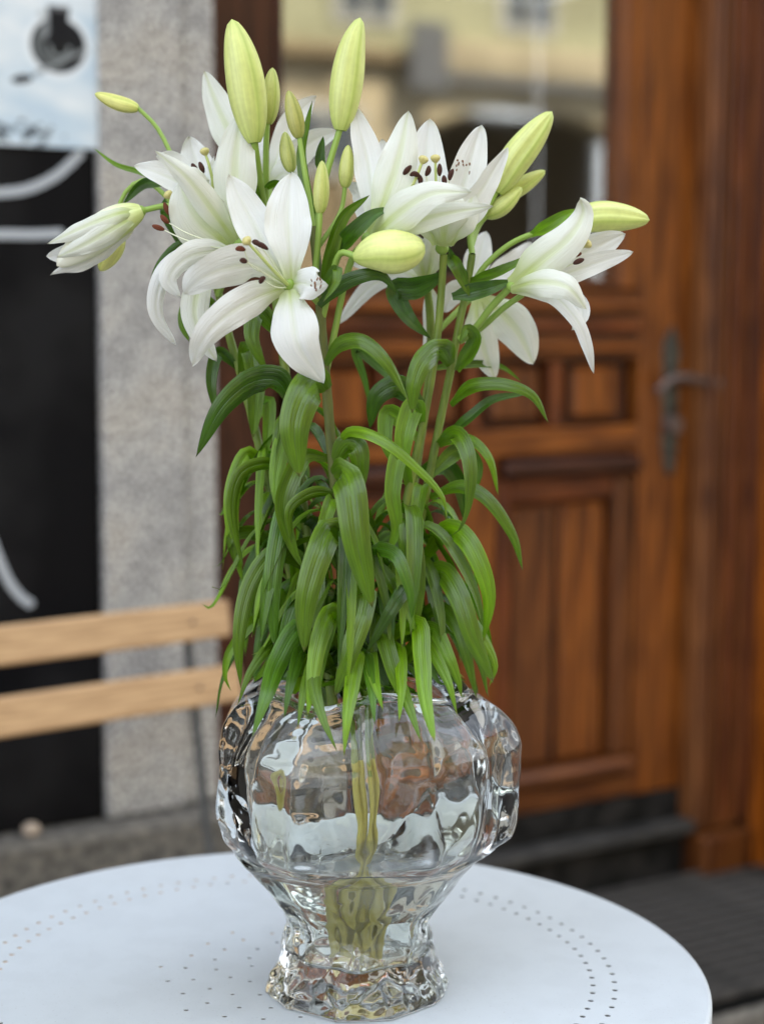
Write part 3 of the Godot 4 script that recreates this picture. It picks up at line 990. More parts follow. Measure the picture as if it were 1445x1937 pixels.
func hole_band(st: SurfaceTool, R: float, half: float, n: int, off: float, hr: float):
	var da := minf(half * 1.3 / R, PI / n)
	for k in n:
		var c := off + TAU * k / n
		# plain arc from this cell to the next
		var gap := TAU / n - 2 * da
		if gap > 1e-4:
			var steps := int(ceil(gap / 0.06))
			for y in [0.0, -0.0009]:
				st.set_smooth_group(1 if y == 0.0 else 2)
				for s in steps:
					var a := c + da + gap * s / steps
					var b := c + da + gap * (s + 1) / steps
					var q := [disc_point(R - half, a, y), disc_point(R + half, a, y), disc_point(R + half, b, y), disc_point(R - half, b, y)]
					if y == 0.0: quad(st, q[0], q[1], q[2], q[3])
					else: quad(st, q[3], q[2], q[1], q[0])
		var m := 16
		for s in m:
			var e := []
			var h := []
			for v in 2:
				var t := TAU * (s + v) / m
				var ux := cos(t)
				var uy := sin(t)
				var sc := minf(1.0 / maxf(absf(ux), 1e-6), 1.0 / maxf(absf(uy), 1e-6))
				e.append([R + half * ux * sc, c + da * uy * sc])
				h.append([R + hr * ux, c + hr * uy / R])
			for y in [0.0, -0.0009]:
				st.set_smooth_group(1 if y == 0.0 else 2)
				var q := [disc_point(h[0][0], h[0][1], y), disc_point(e[0][0], e[0][1], y), disc_point(e[1][0], e[1][1], y), disc_point(h[1][0], h[1][1], y)]
				if y == 0.0: quad(st, q[0], q[1], q[2], q[3])
				else: quad(st, q[3], q[2], q[1], q[0])
			st.set_smooth_group(3)
			quad(st, disc_point(h[1][0], h[1][1], 0.0), disc_point(h[1][0], h[1][1], -0.0009), disc_point(h[0][0], h[0][1], -0.0009), disc_point(h[0][0], h[0][1], 0.0))

# ------------------------------------------------------------------ vase

const VASE_AT := Vector3(-0.020, 0.7412, -1.592)
var n_big := FastNoiseLite.new()
var n_chip := FastNoiseLite.new()
var n_fine := FastNoiseLite.new()
var n_fold := FastNoiseLite.new()

func profile(h: float) -> float:
	var k := [[0.0, 0.0800], [0.006, 0.0815], [0.016, 0.0795], [0.026, 0.0715], [0.045, 0.0630], [0.066, 0.0605], [0.080, 0.0680], [0.148, 0.1180], [0.166, 0.1215], [0.190, 0.1245], [0.212, 0.1265], [0.236, 0.1260], [0.254, 0.1195], [0.268, 0.109], [0.277, 0.097], [0.281, 0.0870]]
	for i in range(1, k.size()):
		if h <= k[i][0] or i == k.size() - 1:
			var t: float = clampf((h - k[i - 1][0]) / (k[i][0] - k[i - 1][0]), 0, 1)
			return lerpf(k[i - 1][1], k[i][1], t)
	return 0.08

func profile_soft(h: float, w := 0.0045) -> float:
	return (profile(maxf(h - w, 0)) + 2.0 * profile(h) + profile(minf(h + w, 0.281)) + profile(maxf(h - w * 0.5, 0)) + profile(minf(h + w * 0.5, 0.281))) / 6.0

func facets(a: float, list: Array, soft: float) -> float:
	var s := 0.0
	for f in list:
		var d := wrapf(a - f[0], -PI, PI)
		if absf(d) < 1.35:
			s += exp(-soft * f[1] / cos(d))
	return -log(s) / soft

var f_up := []
var f_low := []
var f_foot := []

func vase_radius(a: float, h: float) -> float:
	var up := smoothstep(0.122, 0.150, h)
	var foot := 1.0 - smoothstep(0.020, 0.042, h)
	var F := 1.0
	var fu := facets(a + 0.9 * (h - 0.19) * sin(a * 2.0), f_up, 48.0) if up > 0.0 else 1.0
	var fl := facets(a - 1.2 * (h - 0.08), f_low, 45.0) if up < 1.0 else 1.0
	var ff := facets(a, f_foot, 110.0) if foot > 0.0 else 1.0
	F = lerpf(fl, fu, up)
	F = lerpf(F, ff, foot)
	var p := Vector3(sin(a), 0, cos(a)) * profile(h) + Vector3(0, h, 0)
	var r := profile_soft(h) * F
	r += n_big.get_noise_3dv(p) * lerpf(0.0030, 0.0036, up)
	var chips := clampf(n_chip.get_noise_3dv(p) + 1.0, 0.0, 1.0)
	chips = chips * chips / (chips + 0.12) - 1.0
	r -= (chips + 1.0) * lerpf(0.0075, 0.0, smoothstep(0.06, 0.135, h)) * lerpf(1.0, 0.5, foot) - 0.0012
	var fold := clampf(n_fold.get_noise_3dv(p) + 1.0, 0.0, 1.0)
	fold = fold * fold / (fold + 0.16)
	var ripple := clampf(n_fold.get_noise_3dv(p * 1.9 + Vector3(2, 5, 1)) + 1.0, 0.0, 1.0)
	r += (0.0040 - 0.0145 * fold - 0.0011 * ripple * ripple / (ripple + 0.1)) * up * (1.0 - 0.65 * smoothstep(0.235, 0.275, h))
	r += 0.0035 * exp(-pow((h - 0.133) / 0.0045, 2.0))
	r += 0.0022 * n_big.get_noise_3dv(Vector3(p.x * 2.4, p.y * 0.9, p.z * 2.4)) * smoothstep(0.185, 0.23, h)
	r += n_fine.get_noise_3dv(p) * lerpf(0.0, 0.0036, 1.0 - smoothstep(0.018, 0.05, h)) * smoothstep(0.0, 0.012, h)
	return r

func vase():
	n_big = noise(9.0, 1, 71)
	n_chip = noise(30.0, 1, 75, FastNoiseLite.TYPE_CELLULAR)
	n_chip.cellular_return_type = FastNoiseLite.RETURN_DISTANCE2_SUB
	n_fold = noise(9.5, 1, 78, FastNoiseLite.TYPE_CELLULAR)
	n_fold.cellular_return_type = FastNoiseLite.RETURN_DISTANCE2_SUB
	n_fine = noise(52.0, 1, 76, FastNoiseLite.TYPE_CELLULAR)
	n_fine.cellular_return_type = FastNoiseLite.RETURN_DISTANCE2_SUB
	var r := RandomNumberGenerator.new()
	r.seed = 5
	for k in 7: f_up.append([TAU * k / 7 + 0.06 + r.randf_range(-0.10, 0.10), 0.985 * (1.0 + r.randf_range(-0.035, 0.03))])
	for k in 8: f_low.append([TAU * k / 8 + 0.3 + r.randf_range(-0.10, 0.10), 0.985 * (1.0 + r.randf_range(-0.05, 0.05))])
	for k in 10: f_foot.append([TAU * k / 10 + 0.1 + r.randf_range(-0.05, 0.05), 0.985 * (1.0 + r.randf_range(-0.03, 0.03))])
	var v := thing("glass_vase", VASE_AT)
	tag(v, "thick clear faceted glass vase with a wide belly and narrow waist", "vase")
	var nu := 289
	var ring := []
	var rows := 0
	var put := func(rad: Callable, height: Callable) -> void:
		for i in nu:
			var a := TAU * (i % (nu - 1)) / (nu - 1)
			var rr: float = rad.call(a)
			ring.append(Vector3(sin(a) * rr, height.call(a), cos(a) * rr))
	var rimh := func(a: float) -> float: return 0.004 * sin(a * 3.0 + 0.7) + 0.003 * sin(a * 5.0)
	for q in [0.0, 0.5, 0.97]:
		put.call(func(a): return vase_radius(a, 0.0) * q, func(a): return 0.0022 * (1.0 - q))
		rows += 1
	var n_out := 180
	for j in n_out + 1:
		var h := 0.281 * j / n_out
		put.call(func(a): return vase_radius(a, h), func(a): return h + rimh.call(a) * smoothstep(0.19, 0.281, h))
		rows += 1
	# rounded lip
	for k in range(1, 8):
		var q := PI * k / 8.0
		put.call(func(a): return vase_radius(a, 0.281) - 0.0055 * (1.0 - cos(q)), func(a): return 0.281 + 0.0055 * sin(q) + rimh.call(a))
		rows += 1
	var n_in := 110
	for j in n_in + 1:
		var h := lerpf(0.281, 0.034, float(j) / n_in)
		put.call(func(a): return inner_radius(a, h), func(a): return h + rimh.call(a) * smoothstep(0.19, 0.281, h))
		rows += 1
	for q in [0.9, 0.6, 0.3, 0.0]:
		put.call(func(a): return inner_radius(a, 0.034) * q, func(a): return 0.034 - 0.004 * (1.0 - q * q))
		rows += 1
	part("glass_body", grid_mesh(PackedVector3Array(ring), nu, rows, true, false), M.vase_glass, v)
	# water inside, reaching a hair into the glass
	var w := thing("water", VASE_AT)
	tag(w, "clear water standing in the lower half of the glass vase", "water")
	ring.clear()
	rows = 0
	var top := 0.142
	for q in [0.0, 0.4, 0.8]:
		put.call(func(a): return inner_radius(a, 0.034) * q + 0.0012 * q, func(a): return 0.0335 - 0.0045 * (1.0 - q * q))
		rows += 1
	for j in 81:
		var h := lerpf(0.0335, top, j / 80.0)
		put.call(func(a): return inner_radius(a, h) + 0.0012, func(a): return h)
		rows += 1
	for q in [0.995, 0.98, 0.6, 0.0]:
		put.call(func(a): return (inner_radius(a, top) + 0.0012) * q, func(a): return top - (0.0012 if q < 0.99 else 0.0002))
		rows += 1
	part("water_body", grid_mesh(PackedVector3Array(ring), nu, rows, true, false), M.water, w)

func inner_radius(a: float, h: float) -> float:
	var th := 0.011
	var r0 := profile_soft(h, 0.014)
	var F := lerpf(1.0, facets(a + 0.4, f_up, 30.0), 0.55)
	th += 0.006 * (1.0 - smoothstep(0.05, 0.12, h))
	var p := Vector3(sin(a), 0, cos(a)) * r0 + Vector3(0, h, 0)
	var r := r0 * F - th + n_big.get_noise_3dv(p * 1.3 + Vector3(3, 1, 2)) * 0.0030
	var q := clampf(n_fold.get_noise_3dv(p * 1.2 + Vector3(7, 3, 4)) + 1.0, 0.0, 1.0)
	r += (0.0025 - 0.0035 * q * q / (q + 0.15)) * smoothstep(0.05, 0.09, h)
	if h < 0.04: r = minf(r, 0.055)
	return minf(r, vase_radius(a, h) - 0.0045)

# ------------------------------------------------------------------ lilies

var org := Vector3.ZERO
var stem_node: Node3D

func pts(list: Array) -> Array:
	var out := []
	for p in list: out.append(P(p[0], p[1], p[2]))
	return out

func px(w: float) -> float:
	return w / 2117.0

func stem(list: Array, label: String, r0 := 0.0052, r1 := 0.0036, m := "stem") -> Node3D:
	var c := pts(list)
	org = Vector3(c[0].x, c[0].y, c[0].z)
	stem_node = thing("lily_stem", org)
	tag(stem_node, label, "lily", "lily stems in the vase")
	# the part under water is paler
	var line := curve(c, 90)
	var cut := 0
	while cut < 88 and line[cut].y < VASE_AT.y + 0.20: cut += 1
	part("stem", tube(Array(line.slice(cut)), r0, r1, org, 60, 10, 0.05), M[m], stem_node)
	part("wet_stem", tube(Array(line.slice(0, cut + 1)), r0, r0, org, 24, 10, 0.05), M.stem_wet, stem_node)
	return stem_node

func stalk(list: Array, r := 0.0024, r1 := -1.0):
	part("stalk", tube(pts(list), r, r1 if r1 > 0 else r, org, 18, 8), M.stalk, stem_node)

func bud(list: Array, w: float, m := "bud", spin := 0.0, blunt := 0.8):
	part("bud", bud_mesh(pts(list), px(w), org, spin, blunt), M[m], stem_node)

func leaf(list: Array, w: float, m := "leaf", o := {}):
	var q := {"cup": 0.55, "groove": 0.12, "nu": 9, "nv": 24, "wave": 0.03}
	q.merge(o, true)
	part("leaf", blade(pts(list), px(w * 0.80), o.get("kind", "leaf"), org, q), M[m], stem_node)

var flower_org := Vector3.ZERO
func flower(base: Array, r := 0.006) -> MeshInstance3D:
	var c := P(base[0], base[1], base[2])
	flower_org = c
	var s := SphereMesh.new()
	s.radius = r
	s.height = r * 2
	s.radial_segments = 16
	s.rings = 8
	return part("flower", s, M.stalk, stem_node, c - org)

func petal(f: Node3D, list: Array, w: float, o := {}):
	var q := {"cup": 0.5, "groove": 0.10, "nu": 15, "nv": 32, "wave": 0.085, "kind": "petal"}
	q.merge(o, true)
	part("petal", blade(pts(list), px(w), q.kind, flower_org, q), M[o.get("mat", "petal")], f)

func pistil(f: Node3D, list: Array):
	var c := pts(list)
	var o := part("pistil", tube(c, 0.0017, 0.0012, flower_org, 16, 8), M.pistil, f)
	var end: Vector3 = c[-1]
	var dir: Vector3 = (c[-1] - c[-2]).normalized()
	part("stigma", bud_mesh([end - dir * 0.003, end + dir * 0.001, end + dir * 0.005], 0.0085, flower_org, 0.4, 1.5), M.stigma, f)

func stamen(f: Node3D, list: Array, ends: Array, m := "anther"):
	part("filament", tube(pts(list), 0.0008, 0.0005, flower_org, 12, 6), M.filament, f)
	part("anther", bud_mesh(pts(ends), 0.0046, flower_org, 0.2, 1.0), M[m], f)

func lilies():
	stem_front()
	stem_left()
	stem_left_back()
	stem_centre_right()
	stem_right()
	stem_back()
	draped()

# slim low leaves that hang out over the vase's shoulder
func draped():
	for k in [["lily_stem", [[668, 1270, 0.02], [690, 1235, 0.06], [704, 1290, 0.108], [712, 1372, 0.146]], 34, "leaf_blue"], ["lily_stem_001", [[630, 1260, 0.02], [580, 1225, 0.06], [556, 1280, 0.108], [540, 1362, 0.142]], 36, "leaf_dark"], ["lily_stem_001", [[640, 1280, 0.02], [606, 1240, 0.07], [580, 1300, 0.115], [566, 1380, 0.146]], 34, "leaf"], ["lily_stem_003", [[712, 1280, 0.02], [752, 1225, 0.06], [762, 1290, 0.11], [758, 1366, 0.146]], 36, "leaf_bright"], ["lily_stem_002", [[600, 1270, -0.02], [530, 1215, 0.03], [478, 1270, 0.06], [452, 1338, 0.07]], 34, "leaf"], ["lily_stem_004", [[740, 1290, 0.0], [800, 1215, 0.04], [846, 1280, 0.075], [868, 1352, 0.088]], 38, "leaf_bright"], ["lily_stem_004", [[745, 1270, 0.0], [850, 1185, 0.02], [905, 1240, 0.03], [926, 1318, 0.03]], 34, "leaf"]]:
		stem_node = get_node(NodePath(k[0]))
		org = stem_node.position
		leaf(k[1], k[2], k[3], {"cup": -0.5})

# height of the vase's shell at a distance from its axis
func shoulder(r: float) -> float:
	if r > 0.141: return -1.0
	if r < 0.087: return 0.281
	var h := 0.281
	while h > 0.15 and profile(h) * 1.05 < r: h -= 0.002
	return h

# drooping leaves round a stem between two of its points
func foliage(list: Array, from_t: float, to_t: float, count: int, seed_: int, l0 := 0.10, l1 := 0.12, w0 := 36.0, w1 := 46.0):
	var r := RandomNumberGenerator.new()
	r.seed = seed_
	var c := curve(pts(list), 60)
	l1 += 0.012
	var az := r.randf() * TAU
	for k in count:
		var t := lerpf(from_t, to_t, (k + 0.5 * r.randf()) / count)
		var p := c[clampi(int(t * 60), 0, 60)]
		az += 2.4 + r.randf_range(-0.35, 0.35)
		var d := Vector3(sin(az), 0, cos(az))
		var L := r.randf_range(l0, l1)
		var lift := r.randf_range(0.0, 0.5)
		var out := r.randf_range(0.26, 0.44)
		var bend := d.rotated(Vector3.UP, r.randf_range(-0.5, 0.5))
		var ctrl := [p, p + d * L * out * 0.45 + Vector3.UP * L * (0.10 + 0.16 * lift), p + d * L * out * 0.95 + Vector3.UP * L * (0.02 + 0.10 * lift), p + (d * out * 1.25 + bend * 0.12) * L - Vector3.UP * L * 0.34, p + (d * out * 1.2 + bend * 0.22) * L - Vector3.UP * L * r.randf_range(0.66, 0.84) * (0.45 if r.randf() < 0.28 else 1.0)]
		for q in range(1, 5):
			var off: Vector3 = ctrl[q] - VASE_AT
			var lim := shoulder(Vector2(off.x, off.z).length()) + 0.006
			if off.y < lim: ctrl[q].y = VASE_AT.y + lim + 0.004 * r.randf()
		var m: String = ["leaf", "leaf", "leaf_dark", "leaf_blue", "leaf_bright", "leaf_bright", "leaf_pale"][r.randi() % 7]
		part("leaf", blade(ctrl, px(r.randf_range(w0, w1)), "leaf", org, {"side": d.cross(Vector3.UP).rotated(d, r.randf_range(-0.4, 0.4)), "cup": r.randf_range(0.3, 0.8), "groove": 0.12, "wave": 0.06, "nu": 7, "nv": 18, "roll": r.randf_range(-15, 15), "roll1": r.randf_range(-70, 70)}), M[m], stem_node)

func stem_front():
	var ax := [[672, 1800, 0.0], [668, 1600, 0.01], [662, 1330, 0.02], [652, 1100, 0.03], [634, 930, 0.04], [618, 760, 0.045], [604, 600, 0.045], [596, 500, 0.04], [588, 430, 0.035]]
	stem(ax, "front lily stem with the large open star flower and a fat half open bud", 0.0055, 0.0042, "stem_brown")
	# slim buds above
	stalk([[588, 436, 0.035], [582, 390, 0.03], [572, 330, 0.028], [560, 258, 0.025]], 0.0028, 0.0022)
	bud([[560, 262, 0.025], [550, 218, 0.025], [539, 172, 0.024]], 32, "bud_brown")
	stalk([[594, 510, 0.05], [598, 450, 0.055], [601, 400, 0.055]], 0.0030, 0.0026)
	bud([[601, 404, 0.055], [603, 355, 0.055], [604, 304, 0.054]], 29, "bud_small", 0.3)
	stalk([[597, 470, 0.03], [630, 420, 0.025], [643, 390, 0.02], [648, 350, 0.02]], 0.0022, 0.0019)
	bud([[648, 355, 0.02], [651, 315, 0.02], [653, 274, 0.019]], 28, "bud_small", 0.8)
	stalk([[590, 440, 0.03], [600, 380, 0.02], [618, 310, 0.015], [638, 242, 0.012]], 0.0032, 0.0028)
	bud([[638, 247, 0.012], [650, 150, 0.012], [659, 90, 0.012], [674, 33, 0.01]], 60, "bud", 0.5, 0.86)
	stalk([[590, 445, 0.025], [566, 400, 0.01], [552, 350, 0.0], [546, 320, 0.0]], 0.002, 0.0018)
	bud([[546, 326, 0.0], [538, 290, 0.0], [533, 250, 0.0]], 30, "bud_small")
	# the star flower
	stalk([[600, 575, 0.045], [585, 560, 0.05], [560, 548, 0.058], [546, 542, 0.063]], 0.0030, 0.0034)
	var f := flower([543, 540, 0.064], 0.0058)
	petal(f, [[548, 538, 0.066], [545, 480, 0.068], [540, 410, 0.060], [546, 328, 0.040]], 96, {"cup": 0.45})
	petal(f, [[536, 535, 0.064], [500, 470, 0.062], [462, 400, 0.055], [428, 332, 0.050]], 82, {"cup": 0.35, "roll": -12})
	petal(f, [[534, 540, 0.068], [480, 505, 0.084], [420, 512, 0.100], [376, 532, 0.102], [345, 560, 0.088]], 90, {"cup": -0.32, "roll": 26})
	petal(f, [[534, 545, 0.068], [480, 566, 0.088], [425, 600, 0.102], [385, 640, 0.104], [362, 694, 0.090]], 66, {"kind": "strap", "cup": -0.35, "roll": 14})
	petal(f, [[544, 548, 0.068], [550, 600, 0.092], [562, 655, 0.100], [610, 726, 0.086]], 102, {"cup": -0.28, "roll": -8, "wave": 0.05, "kind": "sepal"})
	petal(f, [[550, 538, 0.066], [572, 536, 0.082], [590, 540, 0.092], [618, 540, 0.090]], 78, {"cup": -0.35, "roll": 14, "wave": 0.10, "ph": 1.0, "kind": "sepal"})
	pistil(f, [[541, 540, 0.068], [520, 520, 0.092], [494, 492, 0.108], [472, 468, 0.116], [465, 460, 0.118]])
	stamen(f, [[538, 540, 0.068], [512, 510, 0.088], [490, 482, 0.098], [480, 470, 0.104]], [[476, 460, 0.104], [492, 466, 0.104], [504, 474, 0.104]])
	stamen(f, [[540, 540, 0.068], [516, 504, 0.084], [496, 476, 0.094], [482, 462, 0.096]], [[473, 459, 0.096], [480, 460, 0.097], [488, 464, 0.097]])
	stamen(f, [[536, 542, 0.068], [500, 520, 0.092], [470, 504, 0.108], [458, 474, 0.113]], [[442, 474, 0.113], [450, 472, 0.114], [461, 475, 0.114]], "anther_rust")
	stamen(f, [[536, 542, 0.068], [505, 525, 0.094], [478, 506, 0.110], [462, 498, 0.114]], [[450, 494, 0.114], [457, 495, 0.115], [464, 498, 0.114]])
	stamen(f, [[538, 545, 0.068], [520, 545, 0.090], [504, 538, 0.104], [496, 532, 0.108]], [[488, 538, 0.108], [493, 529, 0.109], [499, 526, 0.108]])
	# torn brown spots on the small right petal
	for k in 11:
		var q := Vector2(596 + rng.randf_range(-11, 9), 540 + rng.randf_range(-13, 10))
		var e := Vector2(rng.randf_range(-1.5, 1.5), rng.randf_range(1.5, 5.5))
		part("spot", bud_mesh([P(q.x - e.x, q.y - e.y, 0.0955), P(q.x, q.y, 0.0962), P(q.x + e.x, q.y + e.y, 0.0955)], rng.randf_range(0.0009, 0.002), flower_org), M.scorch, f)
	# outward facing flower
	stalk([[612, 720, 0.045], [632, 620, 0.035], [650, 530, 0.035], [668, 478, 0.038], [692, 455, 0.04]], 0.003)
	f = flower([692, 452, 0.042])
	petal(f, [[696, 446, 0.04], [700, 380, 0.03], [690, 300, 0.018], [664, 203, 0.01]], 72, {"cup": 0.4, "roll": -20})
	petal(f, [[698, 446, 0.044], [720, 385, 0.052], [748, 300, 0.052], [766, 209, 0.044]], 84, {"mat": "petal_back", "cup": -0.5, "roll": 10})
	petal(f, [[694, 456, 0.046], [745, 405, 0.075], [810, 365, 0.092], [886, 362, 0.095]], 84, {"mat": "petal_back", "cup": -0.6, "roll": 20, "kind": "sepal"})
	petal(f, [[694, 458, 0.044], [760, 425, 0.065], [840, 402, 0.078], [928, 388, 0.08]], 56, {"mat": "petal_back", "cup": -0.4, "roll": 8, "kind": "sepal"})
	petal(f, [[692, 446, 0.03], [690, 400, 0.01], [676, 365, 0.0], [652, 345, 0.0]], 50, {"cup": 0.3})
	petal(f, [[700, 440, 0.02], [716, 360, -0.01], [722, 300, -0.03], [716, 262, -0.04]], 60, {"cup": 0.3})
	pistil(f, [[700, 446, 0.05], [740, 400, 0.055], [775, 350, 0.055], [794, 304, 0.055]])
	stamen(f, [[700, 446, 0.05], [735, 390, 0.052], [758, 350, 0.052]], [[757, 331, 0.052], [764, 322, 0.053], [773, 312, 0.052]], "anther")
	stamen(f, [[700, 446, 0.05], [745, 390, 0.056], [775, 345, 0.058]], [[770, 331, 0.058], [779, 328, 0.059], [790, 333, 0.058]])
	# fat bud
	stalk([[608, 600, 0.046], [622, 540, 0.05], [640, 480, 0.062], [672, 486, 0.07]], 0.0028, 0.003)
	bud([[666, 488, 0.07], [710, 478, 0.074], [755, 476, 0.074], [800, 464, 0.07]], 80, "bud_cream", 0.9, 1.18)
	# leaves near the head
	leaf([[604, 545, 0.05], [622, 470, 0.055], [645, 410, 0.05], [694, 369, 0.04]], 46, "leaf", {"roll": -50, "roll1": -30})
	leaf([[632, 475, 0.04], [665, 440, 0.06], [700, 408, 0.065], [735, 391, 0.06]], 46, "leaf_dark", {"roll": 20})
	leaf([[600, 580, 0.055], [640, 540, 0.07], [690, 520, 0.075], [722, 524, 0.07], [748, 556, 0.06]], 40, "leaf_dark", {"cup": -0.7})
	leaf([[606, 560, 0.05], [620, 530, 0.08], [634, 508, 0.09], [632, 535, 0.1], [608, 572, 0.1]], 30, "leaf", {})
	leaf([[596, 460, 0.03], [566, 300, 0.01], [575, 240, 0.0], [585, 190, -0.005]], 34, "leaf", {"roll": 30})
	leaf([[604, 330, 0.0], [600, 300, 0.0], [606, 258, 0.0]], 26, "leaf_dark", {})
	leaf([[612, 690, 0.05], [640, 650, 0.07], [684, 645, 0.085], [730, 685, 0.09], [772, 760, 0.08]], 44, "leaf", {"cup": -0.8, "roll": 20})
	leaf([[616, 740, 0.05], [600, 722, 0.075], [574, 748, 0.10], [556, 810, 0.108], [566, 904, 0.10]], 86, "leaf", {"cup": -0.5, "kind": "strap"})
	leaf([[628, 900, 0.045], [645, 893, 0.08], [662, 930, 0.105], [676, 1030, 0.112], [706, 1150, 0.10]], 78, "leaf", {"cup": -0.5, "kind": "strap"})
	leaf([[650, 1040, 0.035], [628, 1002, 0.075], [604, 1050, 0.105], [580, 1140, 0.112], [578, 1236, 0.10]], 68, "leaf", {"cup": -0.5, "kind": "strap"})
	leaf([[630, 880, 0.045], [655, 842, 0.06], [676, 850, 0.07], [684, 930, 0.065]], 56, "leaf", {"cup": -0.5, "kind": "strap"})
	leaf([[632, 850, 0.045], [660, 815, 0.07], [720, 830, 0.09], [790, 885, 0.09], [838, 940, 0.08], [846, 985, 0.075]], 34, "leaf_bright", {"cup": -0.8, "roll": 30})
	leaf([[640, 935, 0.04], [590, 935, 0.06], [550, 965, 0.065], [552, 1030, 0.06]], 34, "leaf", {"cup": -0.7, "roll": 25})
	leaf([[658, 1150, 0.03], [690, 1118, 0.07], [684, 1170, 0.10], [662, 1240, 0.108], [636, 1320, 0.10]], 58, "leaf", {"cup": -0.5, "kind": "strap"})
	leaf([[660, 1250, 0.03], [676, 1228, 0.07], [668, 1300, 0.118], [660, 1360, 0.145], [654, 1432, 0.158]], 44, "leaf_bright", {"cup": -0.6})
	leaf([[655, 1230, 0.03], [612, 1200, 0.07], [596, 1280, 0.112], [610, 1350, 0.142], [642, 1424, 0.158]], 40, "leaf", {"cup": -0.6})
	leaf([[660, 1200, 0.03], [630, 1160, 0.07], [606, 1210, 0.095], [592, 1300, 0.118], [585, 1356, 0.142]], 50, "leaf_bright", {"cup": -0.6})
	leaf([[630, 870, 0.04], [580, 862, 0.05], [552, 900, 0.06], [536, 960, 0.06], [556, 1040, 0.055], [580, 1084, 0.05]], 48, "leaf", {"roll": 30, "roll1": -30})
	foliage(ax, 0.34, 0.68, 40, 101, 0.07, 0.125, 22.0, 40.0)

func stem_left():
	var ax := [[664, 1790, 0.015], [655, 1560, 0.02], [632, 1330, 0.02], [600, 1130, 0.0], [568, 920, -0.01], [540, 720, -0.015], [515, 540, -0.02], [496, 400, -0.02], [490, 330, -0.02]]
	stem(ax, "upright left lily stem carrying the tallest pale green bud", 0.0052, 0.0038)
	stalk([[496, 400, -0.02], [486, 345, 0.0], [478, 290, 0.015], [474, 262, 0.02]], 0.0040, 0.0036)
	bud([[476, 272, 0.02], [464, 200, 0.02], [450, 120, 0.022], [431, 38, 0.02]], 72, "bud", 0.1, 0.92)
	stalk([[498, 400, -0.02], [498, 330, -0.012], [498, 280, -0.01], [500, 230, -0.01]], 0.0030, 0.0026)
	bud([[501, 236, -0.01], [506, 180, -0.01], [509, 129, -0.01]], 36, "bud_small", 0.7)
	# flower behind, facing away
	stalk([[500, 420, -0.02], [505, 380, -0.035], [505, 350, -0.045]], 0.003)
	var f := flower([503, 350, -0.048])
	petal(f, [[492, 345, -0.048], [450, 290, -0.045], [408, 210, -0.05], [380, 136, -0.055]], 78, {"mat": "petal_back", "cup": -0.4, "roll": 15})
	petal(f, [[508, 345, -0.05], [525, 280, -0.07], [555, 220, -0.085], [592, 183, -0.10]], 66, {"cup": 0.5, "roll": -20})
	petal(f, [[510, 350, -0.045], [545, 305, -0.05], [585, 268, -0.055], [632, 248, -0.06]], 62, {"cup": 0.5, "roll": -15})
	petal(f, [[505, 352, -0.045], [530, 330, -0.03], [548, 340, -0.02], [560, 372, -0.02]], 60, {"cup": -0.5})
	petal(f, [[500, 345, -0.055], [478, 280, -0.09], [470, 220, -0.11], [480, 160, -0.12]], 60, {})
	# small leaves at the whorl
	leaf([[496, 360, -0.015], [515, 346, 0.0], [540, 350, 0.005]], 24, "leaf", {"roll": -40})
	leaf([[494, 420, -0.015], [486, 380, 0.0], [482, 350, 0.005]], 24, "leaf", {"roll": 40})
	leaf([[528, 640, -0.015], [485, 590, 0.02], [474, 640, 0.035], [506, 712, 0.03]], 48, "leaf", {"cup": -0.5})
	leaf([[548, 760, -0.012], [520, 722, 0.03], [470, 728, 0.06], [418, 775, 0.07], [370, 868, 0.062]], 72, "leaf_dark", {"cup": -0.6, "roll": 14})
	leaf([[560, 900, -0.01], [500, 880, 0.02], [455, 900, 0.03], [440, 970, 0.03], [462, 1080, 0.025]], 38, "leaf", {"cup": -0.6, "roll": 25})
	leaf([[575, 980, -0.01], [545, 960, 0.03], [524, 1040, 0.055], [516, 1130, 0.06], [522, 1228, 0.055]], 52, "leaf_blue", {"cup": -0.5, "kind": "strap"})
	leaf([[565, 840, -0.01], [540, 830, 0.01], [522, 900, 0.03], [520, 960, 0.035]], 48, "leaf_pale", {"cup": -0.4})
	leaf([[620, 1230, 0.02], [570, 1190, 0.055], [530, 1250, 0.085], [506, 1320, 0.125], [480, 1398, 0.145]], 56, "leaf_blue", {"cup": -0.5})
	leaf([[590, 1080, 0.0], [520, 1050, 0.03], [474, 1110, 0.045], [454, 1210, 0.05], [458, 1305, 0.045]], 48, "leaf", {"cup": -0.5})
	foliage(ax, 0.34, 0.70, 40, 102, 0.07, 0.125, 22.0, 38.0)

